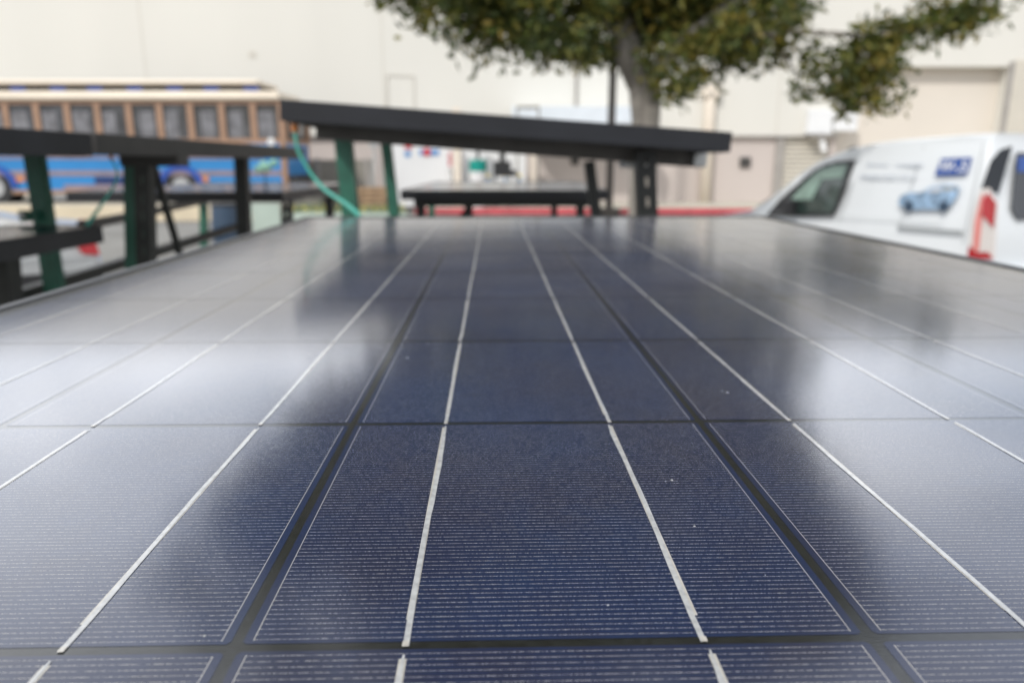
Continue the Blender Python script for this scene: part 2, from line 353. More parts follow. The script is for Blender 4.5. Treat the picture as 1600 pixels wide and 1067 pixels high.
for (x0, y0, x1, y1) in ((1157, 246, 1172, 262), (893, 246, 904, 258)):
    a = atY(x0, y0, WALLY - .05); b = atY(x1, y1, WALLY - .05); MB().box((a.x, -.09, b.z), (b.x, -.003, a.z)).build('wall_vent', M['darkvent'], bld, bevel=.01)
# conduit frame on the wall, vents, small cabinet
a = atY(603, 118, WALLY - .2); b = atY(648, 175, WALLY - .2)
MB().tube([(a.x, -.17, b.z), (a.x + .03, -.17, a.z), (b.x, -.17, a.z - .02), (b.x, -.17, b.z)], .018, 6).build('conduit', M['seam'], bld)
a = atY(901, 95, WALLY - .2); b = atY(901, 192, WALLY - .2); MB().tube([(a.x, -.2, b.z), (a.x, -.2, a.z)], .045, 6).build('conduit', M['trim'], bld)
a = atY(1262, 172, WALLY - .3); b = atY(1342, 210, WALLY - .3)
c = MB(); c.box((a.x, -.45, b.z), (a.x + .85, -.143, a.z)); c.build('wall_cabinet', M['white'], bld, bevel=.02)
c = MB(); c.box((a.x + .95, -.36, b.z + .1), (b.x - .1, -.143, a.z - .12)); c.build('wall_cabinet', M['white'], bld, bevel=.02)
a = atY(1282, 214, WALLY - .6); MB().box((a.x - .3, -.62, a.z - .03), (a.x + .3, -.143, a.z + .05)).build('lamp_hood', M['trim'], bld)
MB().tube([(a.x + .1, -.4, a.z), (a.x + .2, -.55, a.z - .5)], .09, 8).build('lamp_arm', M['white'], bld)
a = atY(395, 86, WALLY - .1); MB().box((a.x - .12, -.16, a.z - .1), (a.x + .12, -.143, a.z + .1)).build('patch', M['seam'], bld)
MB().box((-60, -.25, TOPZ), (40, 1.0, TOPZ + .25)).build('parapet', M['trim'], bld)

# white awning fixed to the wall
aw = empty('awning', (0, 0, 0), label='white flat awning on cream posts behind the dark tilted panel', cat='awning')
a = atY(800, 167, 24.8); b = atY(1002, 167, 24.8)
MB().box((a.x, 24.6, a.z - .52), (b.x, 24.66, a.z)).build('fascia', M['cloth'], aw)
MB().box((a.x, 24.665, a.z - .09), (b.x, WALLY - .26, a.z - .02)).build('roof_sheet', M['cloth'], aw)
for px_ in (833, 995):
    p = atY(px_, 250, 24.7); MB().box((p.x - .07, 24.7, .15), (p.x + .07, 24.84, a.z - .095)).build('post', M['pipe'], aw)
tf = MB(); q = atY(834, 171, 24.4)
tf.box((q.x - .55, 24.1, q.z - .5), (q.x - .49, 24.18, q.z)).box((q.x + .12, 24.1, q.z - .5), (q.x + .18, 24.18, q.z)).box((q.x - .55, 24.1, q.z), (q.x + .18, 24.18, q.z + .08))
tag(tf.build('hoist_frame', M['taupe']), 'small brown metal hoop standing just left of the white awning', 'frame')
tf2 = MB(); q2 = Vector((q.x - .55, 0, 0)); tf.box
# legs of the hoop reach the pavement
for o_ in [o for o in COL.objects if o.name == 'hoist_frame']:
    me = o_.data
    for v in me.vertices:
        if v.co.z < q.z - .4: v.co.z = .15

# ---------------------------------------------------------------- trolley bus (rear to the right)
BY = 21.3
bx = {}
def bX(px, py=250): return atY(px, py, BY).x
def bZ(py, px=300): return atY(px, py, BY).z
REAR = bX(446, 250); FRONT = bX(-95, 250)
bus = empty('trolley_bus', ((REAR + FRONT) / 2, BY + 1.25, TZ), label='blue and bronze trolley style bus with a cream clerestory roof', cat='bus')
def B(mb, x0, y0, z0, x1, y1, z1): return mb.box((x0 - bus.location.x, y0 - bus.location.y, z0 - TZ), (x1 - bus.location.x, y1 - bus.location.y, z1 - TZ))
Z_sill, Z_top = bZ(217), bZ(163); Z_eave0, Z_eave1 = bZ(157), bZ(142); Z_cl0, Z_cl1, Z_roof = bZ(144), atY(300, 133, BY + .44).z, atY(300, 125, BY + .35).z
Z_bot = bZ(303)
BW = 2.5
m_ = MB(); B(m_, FRONT, BY, Z_bot, REAR, BY + BW, Z_sill - .12); m_.build('lower_body', M['bus_blue'], bus, bevel=.04)
m_ = MB(); B(m_, FRONT + .05, BY - .012, Z_sill - .12, REAR, BY + BW + .012, Z_sill); m_.build('belt_rail', M['bronze'], bus)
m_ = MB(); B(m_, FRONT + .05, BY - .012, Z_top, REAR, BY + BW + .012, Z_eave0); m_.build('top_rail', M['bronze'], bus)
m_ = MB(); B(m_, FRONT - .2, BY - .12, Z_eave0, REAR - .02, BY + BW + .12, Z_eave1 - .1); B(m_, FRONT - .1, BY + .1, Z_eave1 - .1, REAR - .1, BY + BW - .1, Z_eave1); m_.build('roof', M['bus_cream'], bus, bevel=.06)
m_ = MB(); B(m_, FRONT + .8, BY + .45, Z_cl0, bX(392, 138), BY + BW - .45, Z_cl1); cl = m_.build('clerestory', M['darkvent'], bus)
xx = FRONT + .9; k = 0
while xx < bX(385, 138):
    m_ = MB(); B(m_, xx, BY + .44, Z_cl0 + .03, xx + .42, BY + .447, Z_cl1 - .02); m_.build('clerestory_pane', M['bus_arch'] if k % 2 == 0 else M['darkvent'], cl)
    xx += .52 if k % 3 else .60; k += 1
m_ = MB(); B(m_, FRONT + .6, BY + .3, Z_cl1, bX(397, 130), BY + BW - .3, Z_roof); m_.build('clerestory_roof', M['bus_cream'], bus, bevel=.05)
posts_px = [-84, -38, 10, 58, 106, 153, 202, 250, 298, 347, 396, 441]
pxs = [bX(p, 185) for p in posts_px]
for x in pxs:
    for ya, yb in ((BY - .02, BY + .05), (BY + BW - .05, BY + BW + .02)):
        m_ = MB(); B(m_, x - .085, ya, Z_sill, x + .085, yb, Z_top); m_.build('window_post', M['bronze'], bus)
for i in range(len(pxs) - 1):
    x0, x1 = pxs[i] + .085, pxs[i + 1] - .085
    m_ = MB(); B(m_, x0, BY + .012, Z_sill, x1, BY + .028, Z_top); wdw = m_.build('window', M['bus_glass'], bus)
    m_ = MB()                                               # arched dark head and side gaskets
    arc = [(x0, Z_top), (x1, Z_top), (x1, Z_top - .13)] + [(x1 - (x1 - x0) * t, Z_top - .13 + .09 * math.sin(math.pi * t)) for t in (.2, .35, .5, .65, .8)] + [(x0, Z_top - .13)]
    m_.prism(arc, lambda a_, b_, d_: Vector((a_ - bus.location.x, d_ - bus.location.y, b_ - TZ)), BY + .000, BY + .010); m_.build('window_head', M['blackplastic'], bus)
    c_ = MB(); off = random.choice((.04, .2, .1)); B(c_, x0 + off, BY + .006, Z_sill + .02, x0 + off + .35 + random.random() * .12, BY + .0105, Z_top - .2); c_.build('blind', M['curtain'], wdw)
    for xa in (x0, x1 - .035):
        m_ = MB(); B(m_, xa, BY + .002, Z_sill, xa + .035, BY + .0115, Z_top - .12); m_.build('gasket', M['blackplastic'], wdw)
m_ = MB(); B(m_, FRONT + .2, BY + .1, Z_sill, REAR - .15, BY + BW - .1, Z_top); m_.build('interior', M['darkvent'], bus)
m_ = MB(); B(m_, FRONT + .05, BY - .016, bZ(275), REAR - .1, BY - .002, bZ(267)); m_.build('side_stripe', M['bus_stripe'], bus)
m_ = MB(); B(m_, FRONT + .05, BY - .016, bZ(249), REAR - .6, BY - .002, bZ(245)); m_.build('side_stripe', M['bus_stripe'], bus)
m_ = MB(); B(m_, bX(20, 300), BY - .016, bZ(303), bX(236, 300), BY - .002, bZ(297)); m_.build('side_stripe', M['bronze'], bus)
m_ = MB(); B(m_, bX(148, 280), BY - .014, bZ(288), bX(238, 280), BY - .002, bZ(277)); m_.build('side_panel', M['bus_navy'], bus)
m_ = MB(); B(m_, bX(100, 290), BY - .012, bZ(297), bX(236, 290), BY - .002, bZ(289)); m_.build('side_panel', M['bus_stripe'], bus)
m_ = MB(); B(m_, FRONT + .5, BY + .2, TZ + .28, REAR - .4, BY + BW - .2, Z_bot); m_.build('chassis', M['blackplastic'], bus)
for ya, yb in ((BY - .03, BY + .12), (BY + BW - .12, BY + BW + .03)):
    m_ = MB(); B(m_, REAR - .12, ya, Z_bot - .1, REAR + .02, yb, Z_eave0); m_.build('rear_corner_post', M['bronze'], bus)
m_ = MB(); B(m_, REAR, BY + .5, Z_sill + .05, REAR + .03, BY + BW - .5, Z_top - .05); m_.build('rear_window', M['bus_glass'], bus)
m_ = MB(); B(m_, REAR + .02, BY + .1, TZ + .35, REAR + .22, BY + BW - .1, TZ + .7); m_.build('rear_bumper', M['blackplastic'], bus, bevel=.03)
m_ = MB(); B(m_, REAR, BY + .12, Z_bot, REAR + .012, BY + BW - .12, Z_bot + .5); m_.build('rear_grille', M['blackplastic'], bus)
m_ = MB(); B(m_, REAR + .012, BY + .3, Z_bot + .15, REAR + .05, BY + .55, Z_bot + .35); m_.build('tail_light', M['clear_lens'], bus)
for pxw in (-8, 284):
    cx = bX(pxw, 290) - bus.location.x; r = .43; cz = r; cy = BY - bus.location.y
    pts = [(cx + math.cos(t) * .66, cz + .02 + math.sin(t) * .60) for t in [math.pi * k / 16 for k in range(17)]] + [(cx - math.cos(t) * .50, cz + math.sin(t) * .48) for t in [math.pi * k / 16 for k in range(17)]]
    for y0, y1 in ((cy - .05, cy + .01), (cy + BW - .01, cy + BW + .05)):
        arch = MB()
        for i in range(16):
            a0, a1 = pts[i], pts[i + 1]; b0, b1 = pts[33 - i], pts[32 - i]
            arch.prism([a0, a1, b1, b0], lambda p, q_, d_: Vector((p, d_, q_)), y0, y1)
        arch.build('wheel_arch', M['bus_arch'], bus)
    well = MB(); well.disc((cx, cy + .30, cz + .02), (0, 1, 0), .50, .62).build('wheel_well', M['blackplastic'], bus)
    for y_ in (cy + .13, cy + BW - .13):
        wh = MB().disc((cx, y_, cz), (0, 1, 0), r, .26).build('wheel', M['rubber'], bus, True)
        MB().disc((cx, y_ + (-.135 if y_ < 0 else .135), cz), (0, 1, 0), .26, .03).build('rim', M['rim'], wh)
for px_, ln in ((25, .25), (316, .18)):
    m_ = MB(); x_ = bX(px_, 275); B(m_, x_, BY - .03, bZ(284), x_ + ln, BY - .017, bZ(276)); m_.build('marker_light', M['orange'], bus)
x_ = bX(80, 305); m_ = MB(); B(m_, x_, BY + .1, bZ(312), x_ + .35, BY + .4, bZ(301)); m_.build('exhaust_box', M['rim'], bus)
m_ = MB(); q = Vector((bX(424, 222), BY - .02, bZ(222))) - Vector(bus.location); q.z = bZ(222) - TZ; m_.disc(q, (0, 1, 0), .10, .05, 14).build('round_marker', M['white'], bus)

# ---------------------------------------------------------------- things in the yard, centre
def Y(px, py, y): return atY(px, py, y)
a, b = Y(612, 222, 24.2), Y(704, 222, 24.2)
ct = empty('storage_container', ((a.x + b.x) / 2, 24.2, .15), label='white storage container with a blue and red sign behind the green strut', cat='container')
hw = (b.x - a.x) / 2
MB().box((-hw, 0, 0), (hw, 1.8, a.z + .2 - .15)).build('body', M['white'], ct)
cb_ = MB()
for k in range(9): cb_.box((-hw + .05 + k * hw * 2 / 9, -.02, .08), (-hw + .13 + k * hw * 2 / 9, -.002, a.z - .1))
cb_.build('rib', M['white'], ct)
def on(ctn, px0, py0, px1, py1, y, yl): 
    p, q_ = Y(px0, py0, y), Y(px1, py1, y); L = ctn.location
    return (p.x - L.x, yl[0], q_.z - L.z), (q_.x - L.x, yl[1], p.z - L.z)
MB().box(*on(ct, 655, 234, 686, 243, 24.17, (-.035, -.022))).build('sign', M['sign_blue'], ct)
p = Y(667, 238, 24.17) - ct.location; MB().disc((p.x, -.04, p.z), (0, 1, 0), .13, .01, 18).build('sign_disc', M['sign_red'], ct)
p = Y(637, 241, 24.17) - ct.location; MB().disc((p.x, -.03, p.z), (0, 1, 0), .10, .012, 18).build('round_sign', M['sign_blue'], ct)
MB().box(*on(ct, 632, 228, 643, 233, 24.17, (-.035, -.022))).build('small_sign', M['sign_red'], ct)
sg = MB()
for k in range(5):
    aa, bb_ = on(ct, 700.5, 239 + k * 4.4, 705.5, 242 + k * 4.4, 24.1, (-.10, -.085)); sg.box(aa, bb_)
a, b = Y(699, 236, 24.1) - ct.location, Y(708, 264, 24.1) - ct.location
bd = MB().box((a.x, -.08, b.z), (b.x, -.022, a.z)).build('warning_board', M['white'], ct); sg.build('red_lettering', M['sign_red'], bd)
# white upright post beside it
a = Y(714, 250, 23.9); tag(MB().box((a.x - .12, 23.9, .15), (a.x + .12, 24.14, 3.2)).build('white_post', M['pipe'], bevel=.01), 'cream square post right of the white storage container', 'post')
# white wall panel with louvre
a, b = Y(722, 226, 25.6), Y(822, 226, 25.6)
tag(MB().box((a.x, 25.6, .15), (b.x, 25.75, 2.3)).build('screen_board', M['white']), 'pale screen board standing behind the teal drum', 'board')
# teal drum on white stand
a = Y(747, 258, 23.6)
td = empty('teal_drum', (a.x, 23.6, .15), label='small teal drum with an orange handled valve on a white stand', cat='drum')
z0, z1 = Y(747, 268, 23.6).z - .15, Y(747, 250, 23.6).z - .15; r = .28
MB().tube([(0, 0, z0), (0, 0, z1 - .03), (0, 0, z1)], [r, r, r * .9], 20).build('body', M['tealbin'], td, False)
MB().tube([(0, 0, 0), (0, 0, z0 - .05), (0, 0, z0 - .002)], [.18, .27, .27], 16).build('stand', M['white'], td)
MB().tube([(0, 0, z1), (0, 0, z1 + .33)], .05, 10).build('valve', M['blackplastic'], td)
MB().box((-.14, -.05, z1 + .33), (.14, .05, z1 + .42)).build('handle', M['orange'], td)
# black box heater with chimney
a = Y(785, 262, 23.4)
bb = empty('black_box', (a.x, 23.4, .15), label='black square box with a short chimney beside the teal drum', cat='box')
z0, z1 = Y(785, 276, 23.4).z - .15, Y(785, 252, 23.4).z - .15
MB().box((-.27, -.2, z0), (.27, .2, z1)).build('body', M['blackplastic'], bb, bevel=.02)
MB().tube([(0, 0, z1), (0, 0, z1 + .35)], .09, 10).build('chimney', M['blackplastic'], bb)
MB().box((.27, -.12, z0), (.42, .15, z0 + .2)).build('side_hopper', M['blackplastic'], bb, bevel=.02)
for sx in (-1, 1):
    for sy in (-1, 1): MB().box((sx * .23 - .02, sy * .16 - .02, 0), (sx * .23 + .02, sy * .16 + .02, z0)).build('leg', M['blackplastic'], bb)
# yellow barrier posts joined by a chain
for i, px_ in enumerate((736, 762, 790, 812)):
    a = Y(px_, 277, 25.0); t_ = empty('barrier_post', (a.x, 25.0, .15), label=['blue and yellow barrier post, left end of the row', 'blue and yellow barrier post, second from the left', 'blue and yellow barrier post, third from the left', 'blue and yellow barrier post, right end of the row'][i], cat='barrier post', group='barrier posts in front of the awning')
    h = a.z - .15; MB().tube([(0, 0, 0), (0, 0, .04), (0, 0, .05), (0, 0, h)], [.16, .16, .04, .04], 12).build('post', M['sign_blue'], t_)
    MB().tube([(0, 0, h), (0, 0, h + .10)], [.075, .05], 10).build('cap', M['yellow'], t_)
# pallets and a ladder between the two green struts
a = Y(577, 296, 21.5)
for k in range(6):
    pm = MB(); z_ = k * .145
    for j in range(5): pm.box((-.5 + j * .22, -.4, z_ * 0 + .10), (-.5 + j * .22 + .16, .4, .125))
    for j in range(3): pm.box((-.5, -.4 + j * .36, 0), (.54, -.4 + j * .36 + .08, .096))
    o_ = pm.build('pallet', M['wood']); o_.location = (a.x + random.uniform(-.05, .05), 21.6, z_); o_.rotation_euler.z = random.uniform(-.1, .1)
    tag(o_, 'wooden pallet, %s of the pallet stack between the green struts' % ['lowest', 'second from the bottom', 'third from the bottom', 'fourth from the bottom', 'second from the top', 'topmost'][k], 'pallet', 'stacked wooden pallets')
tp = empty('tripod_stand', (a.x + .05, 22.3, 0), label='slim dark tripod stand behind the wooden pallets', cat='tripod')
hh = Y(575, 232, 22.3).z
for k in range(3):
    t_ = 2.1 * k + .4; MB().tube([(math.cos(t_) * .45, math.sin(t_) * .45, 0), (0, 0, hh)], .025, 6).build('leg', M['galv'], tp)
MB().box((-.12, -.1, hh), (.12, .1, hh + .2)).build('head', M['galv'], tp)
# taupe block wall with pilasters beside the bus
a, b = Y(478, 250, 24.5), Y(535, 250, 24.5)
bw = empty('block_wall', (a.x, 24.5, 0), label='low taupe block wall with pale pilasters right of the bus', cat='wall')
MB().box((0, 0, 0), (b.x - a.x + 1.0, .2, a.z)).build('wall', M['taupe'], bw)
for k in (.3, 1.1, 1.9): MB().box((k, -.05, 0), (k + .14, -.002, a.z + .05)).build('pilaster', M['trim'], bw)
# planter with yellow flowers
a, b = Y(446, 330, 19.6), Y(634, 330, 19.6)
plt = MB().box((a.x, 19.6, 0), (b.x, 20.05, .26)).build('planter', M['sage'], bevel=.015); tag(plt, 'long pale green planter trough below the bus rear', 'planter')
fm = MB(); lm = MB()
for k in range(900):
    x = random.uniform(a.x + .05, b.x - .05); y_ = random.uniform(19.65, 20.0); z_ = .26 + abs(random.gauss(0, .09)); s_ = .035
    d1 = Vector((random.uniform(-1, 1), random.uniform(-1, 1), random.uniform(-1, 1))).normalized(); d2 = d1.orthogonal().normalized()
    c_ = Vector((x, y_, z_)); (fm if random.random() < .3 else lm).add([c_ - d1 * s_, c_ - d2 * s_, c_ + d1 * s_, c_ + d2 * s_], [(0, 1, 2, 3)])
tag(lm.build('flower_foliage', M['shrub']), 'low green leaves growing in the planter trough', 'plants', kind='stuff')
tag(fm.build('yellow_blossoms', M['flower']), 'small yellow blossoms over the planter trough', 'flowers', kind='stuff')
# blue drum near the left tables
a = Y(352, 345, 8.4); dz = Y(352, 322, 8.4).z
dr = empty('blue_drum', (a.x, 8.4, 0), label='dark blue plastic drum seen behind the left table frame', cat='drum')
MB().tube([(0, 0, 0), (0, 0, dz * .33), (0, 0, dz * .36), (0, 0, dz * .66), (0, 0, dz * .69), (0, 0, dz)], [.14, .15, .16, .15, .16, .14], 20).build('body', M['drum_blue'], dr)
MB().tube([(0, 0, dz), (0, 0, dz + .03)], .145, 20).build('lid', M['blackplastic'], dr)
# pale green board leaning by it
a, b = Y(392, 318, 9.5), Y(436, 318, 9.5)
tag(MB().box((a.x, 9.5, 0), (b.x, 9.54, a.z)).build('glass_board', M['sage']), 'pale green board standing behind the black table legs', 'board')

# ---------------------------------------------------------------- dark steel pole behind the tree
a = Y(952, 300, 21.8)
dp = empty('steel_pole', (a.x, 21.8, 0), label='dark brown steel pole on a square base left of the tree trunk', cat='pole')
MB().box((-.10, -.10, .25), (.10, .10, 6.8)).build('pole', M['pole'], dp, bevel=.01)
MB().box((-.30, -.25, 0), (.30, .25, .25)).build('base', M['pole'], dp, bevel=.02)

# ================================================================== TREE
TY = 9.3
tb = Y(1006, 300, TY)
tree = empty('broadleaf_tree', (tb.x, TY, 0), label='broad leafy green tree with a grey trunk standing behind the panels', cat='tree')
def TL(px, py, dy=0): p = Y(px, py, TY + dy); return p - Vector(tree.location)
trunk_pts = [TL(1004, 253) * 1.0]
def P(px, py, dy=0): v = TL(px, py, dy); return v
zt = [Vector((-.02, 0, 0)), Vector((-.01, 0, .5)), P(1006, 250), P(1009, 190), P(1008, 130), P(1000, 115)]
tk = MB(); tk.tube(zt, [.25, .18, .165, .17, .20, .17], 18)
tko = tk.build('trunk', M['bark'], tree, True)
limbs = [
 ([P(1003, 128), P(985, 95), P(975, 55, .1), P(972, 0, .2), P(985, -120, .3), P(950, -330, .5), P(930, -560, .6)], [.19, .165, .145, .13, .11, .07, .03]),
 ([P(1012, 132), P(1030, 105, -.1), P(1055, 75, -.2), P(1100, 40, -.3), P(1180, -20, -.2), P(1280, -110, 0), P(1360, -200, 0)], [.14, .10, .082, .07, .055, .035, .015]),
 ([P(978, 60), P(930, 10, .3), P(860, -40, .6), P(760, -90, .9), P(660, -130, 1.1)], [.10, .08, .06, .04, .015]),
 ([P(972, 10), P(900, -80, -.5), P(800, -190, -1.2), P(660, -280, -1.8)], [.10, .075, .05, .02]),
 ([P(1090, 45, -.3), P(1160, 60, -.6), P(1240, 50, -.9), P(1340, 55, -1.1), P(1430, 50, -1.2), P(1540, 15, -1.3)], [.05, .04, .03, .022, .016, .008]),
 ([P(1190, 57, -.7), P(1232, 95, -.8), P(1250, 128, -.8)], [.018, .014, .010]),
 ([P(985, -100, .3), P(1080, -240, .8), P(1180, -400, 1.4)], [.10, .06, .03]),
 ([P(980, -60, .2), P(900, -250, .9), P(780, -420, 1.6)], [.09, .06, .02]),
]
for pts, rs in limbs: MB().tube(pts, rs, 9).build('limb', M['bark'], tree, True)
rnd = random.Random(11)
crown = MB()
def leaf(c_, size):
    d = Vector((rnd.gauss(0, 1), rnd.gauss(0, 1), rnd.gauss(-.35, .8))).normalized()
    s_ = d.orthogonal().normalized(); s_ = Matrix.Rotation(rnd.uniform(0, 6.28), 3, d) @ s_
    L = size * rnd.uniform(.7, 1.25); W = L * .32
    n_ = d.cross(s_)
    crown.add([c_, c_ + d * L * .45 + s_ * W * .6 + n_ * L * .05, c_ + d * L, c_ + d * L * .45 - s_ * W * .6 + n_ * L * .05], [(0, 1, 2, 3)])
def clump(c_, r, n, size=.10):
    for _ in range(n):
        o = Vector((rnd.gauss(0, 1), rnd.gauss(0, 1), rnd.gauss(0, .8))); o *= r * .62 * min(1, 1.7 / max(o.length, .01))
        leaf(c_ + o, size)
def blob(c_, rad, n, r=.20, k=13, shell=.35, size=.10, cut=-.28, fq=1.3):
    for _ in range(n):
        d = Vector((rnd.gauss(0, 1), rnd.gauss(0, 1), rnd.gauss(0, 1))).normalized()
        q = d * (rnd.uniform(shell, 1) ** .7)
        if mnoise.noise((c_ + Vector((q.x * rad[0], q.y * rad[1], q.z * rad[2]))) * fq) < cut: continue
        clump(c_ + Vector((q.x * rad[0], q.y * rad[1], q.z * rad[2])), r, k, size)
# low foliage whose edge hangs into the photo, in lobes (pixel of centre, depth offset, radius in metres, clumps)
low = [(655, -12, .7, .36, 24), (705, 15, .4, .50, 34), (752, 45, .3, .42, 32), (800, 40, .0, .45, 34), (848, 62, -.2, .40, 34), (880, 30, -.6, .6, 60),
       (905, 75, -.4, .36, 30), (940, 70, .2, .38, 30), (955, 30, .5, .6, 46), (830, -25, .3, .8, 80), (740, -50, .4, .7, 60), (606, -14, .8, .26, 9), (640, -20, .8, .3, 14),
       (1062, 100, -.5, .52, 58), (1058, 142, .2, .24, 20), (1112, 92, -.5, .44, 48), (1090, 30, .3, .6, 60), (1150, 62, -.8, .42, 42), (1185, 30, -.8, .5, 46), (1060, 0, .4, .8, 70), (1140, -20, .3, .8, 70),
       (1040, 70, 1.0, .45, 32), (1200, 82, -.6, .20, 12), (1222, 12, -.4, .36, 24), (1250, -45, -.4, .45, 26),
       (1238, 143, -.8, .19, 16), (1300, 95, -1.0, .36, 28), (1330, 140, -1.0, .26, 20), (1360, 100, -1.0, .34, 30), (1378, 150, -1.0, .22, 14), (1312, 168, -1.0, .10, 7), (1376, 172, -1.0, .07, 4),
       (1410, 85, -1.1, .30, 22), (1420, 50, -1.1, .28, 20), (1345, 68, -1.0, .26, 13), (1275, 78, -.9, .15, 4), (1380, 60, -1.1, .25, 14), (1408, 125, -1.0, .12, 6),
       (1465, 45, -1.2, .24, 14), (1500, 28, -1.2, .22, 12), (1540, 14, -1.3, .2, 11), (1475, 15, -1.2, .22, 8), (1310, -75, -.6, .3, 12), (1520, -25, -1.1, .25, 8)]
for px_, py_, dy, rr, n in low: blob(P(px_, py_, dy), (rr, rr, rr * .78), int(n * (1.45 if px_ > 1195 else 1.35)), .12, 14, size=.115, cut=(-.21 if px_ > 1195 else -.19), fq=2.6)
# the tall body of the crown above the frame
body = [(-1.4, .3, 4.9, 1.6, 300), (-2.8, .2, 4.9, 1.05, 110), (-4.6, .2, 7.0, 1.4, 60), (-3.6, .3, 8.4, 1.3, 60), (3.2, 0, 7.2, 1.3, 130), (2.2, .2, 8.3, 1.2, 110), (3.0, .1, 6.3, 1.25, 120), (-1.6, .3, 9.6, 1.3, 110), (-.2, -.6, 5.0, 1.6, 280), (1.5, .4, 4.7, 1.7, 300), (-3.2, .4, 5.9, 1.5, 170), (-2.4, 0, 6.2, 1.7, 260), (-.3, .2, 6.8, 1.9, 320), (1.8, 0, 6.2, 1.7, 240),
        (-1.4, .5, 8.0, 1.5, 200), (.8, .3, 8.0, 1.4, 180), (-4.0, .2, 6.0, .9, 70), (2.3, -.3, 5.2, .9, 60), (-.6, .2, 9.0, 1.0, 80), (-1.0, 0, 3.9, 1.3, 170), (.9, .2, 3.9, 1.2, 150)]
for x, y_, z_, rr, n in body: blob(Vector((x - .85, y_, z_)), (rr, rr * .9, rr * .85), int(n * 2.6), .28, 14, .25, size=.165)
crown.build('crown', M['leaf'], tree)

# ================================================================== SOLAR PANELS
PZ = EYE - 0.1154; PITCHC = 0.158; YAW = R(1.454)
P0 = atZ(366, 1012, PZ)
ex = Vector((math.cos(YAW), math.sin(YAW), 0)); ey = Vector((-math.sin(YAW), math.cos(YAW), 0))
org = P0 - ex * (2 * PITCHC) - ey * (1 * PITCHC)           # lower left corner of the cell field
PW, PL = 6 * PITCHC + .046, 10 * PITCHC + .070
pan = empty('solar_panel', org + ex * 3 * PITCHC + ey * 5 * PITCHC, YAW, label='large blue solar panel in the foreground, its silver lined cells filling the picture', cat='solar panel')
def frame_mesh(mb, W, L, lip=.010, top=.0016, depth=.040):
    x, y = W / 2, L / 2
    for a, b in (((-x, -y), (x, -y + lip)), ((-x, y - lip), (x, y)), ((-x, -y + lip), (-x + lip, y - lip)), ((x - lip, -y + lip), (x, y - lip))):
        mb.box((a[0], a[1], -depth + top), (b[0], b[1], top))
    return mb
frame_mesh(MB(), PW, PL).build('frame', M['frame'], pan, bevel=.0008)
MB().box((-PW/2 + .010, -PL/2 + .010, -.004), (PW/2 - .010, PL/2 - .010, -.00008)).build('backsheet', M['sheet'], pan)
HC = 0.0775
def ribbon(seed, x):
    r_ = random.Random(seed); rb = MB(); pr = MB(); n = 14; va, vb = [], []
    y0, y1 = -.0797, .0752
    for i in range(n + 1):
        y = y0 + (y1 - y0) * i / n; wob = r_.uniform(-.00012, .00012) + .0004 * math.sin(i * .5 + seed)
        w_ = .00078 if i < n else .00025
        if i == n: wob += .0003
        va += [(x + wob - w_, y, .00022), (x + wob + w_, y, .00022)]
        if 0 < i: vb += [(x - .00092, min(y, .0738), .0001), (x + .00092, min(y, .0738), .0001)]
    for vs_, mb in ((va, rb), (vb, pr)):
        m2 = len(vs_) // 2; mb.add(vs_, [(2*i, 2*i+1, 2*i+3, 2*i+2) for i in range(m2 - 1)])
    tw = x + .0004 * math.sin(seed)
    pr.add([(tw - .00076, y0, .00028), (tw + .00076, y0, .00028), (tw + .00076, -.0776, .00028), (tw - .00076, -.0776, .00028)], [(0, 1, 2, 3)])
    return rb, pr
protos = []
cellmesh = None
for j in range(10):
    for i in range(6):
        cx, cy = (i - 2.5) * PITCHC, (j - 4.5) * PITCHC
        if cellmesh is None:
            mbc = MB(); c = .0010; h = HC
            mbc.add([(-h + c, -h, 0), (h - c, -h, 0), (h, -h + c, 0), (h, h - c, 0), (h - c, h, 0), (-h + c, h, 0), (-h, h - c, 0), (-h, -h + c, 0)], [tuple(range(8))])
            ce = mbc.build('cell', M['cell'], pan); cellmesh = ce.data
        else:
            ce = bpy.data.objects.new('cell', cellmesh); COL.objects.link(ce); ce.parent = pan
        jx, jy = random.uniform(-.0003, .0003), random.uniform(-.0003, .0003)
        ce.location = (cx + jx, cy + jy, 0)
        for x in (-.0372, .0372):
            if len(protos) < 8:
                rb, pr = ribbon(len(protos), 0); o1 = rb.build('busbar', M['ribbon'], ce); o2 = pr.build('busbar_print', M['print'], ce); protos.append((o1.data, o2.data))
            else:
                d = protos[(i * 3 + j * 5 + (x > 0)) % 8]
                o1 = bpy.data.objects.new('busbar', d[0]); o2 = bpy.data.objects.new('busbar_print', d[1])
                for o_ in (o1, o2): COL.objects.link(o_); o_.parent = ce
            o1.location = (x + random.uniform(-.0003, .0003), 0, 0); o2.location = (x, 0, 0)
grit = MB(); rg = random.Random(21)
for k in range(80):
    gx, gy, gs = rg.uniform(-PW/2 + .02, PW/2 - .02), rg.uniform(-PL/2 + .02, PL/2 - .02) if k % 2 else rg.uniform(-PL/2 + .2, -PL/2 + .6), rg.uniform(.0001, .00022)
    grit.add([(gx, gy, .0004)] + [(gx + math.cos(t) * gs * rg.uniform(.6, 1.4), gy + math.sin(t) * gs * rg.uniform(.6, 1.4), .00004) for t in (0, 1.2, 2.5, 3.8, 5)], [(0, q_ + 1, (q_ + 1) % 5 + 1) for q_ in range(5)])
tag(grit.build('grit', M['dust'], pan), kind='stuff')
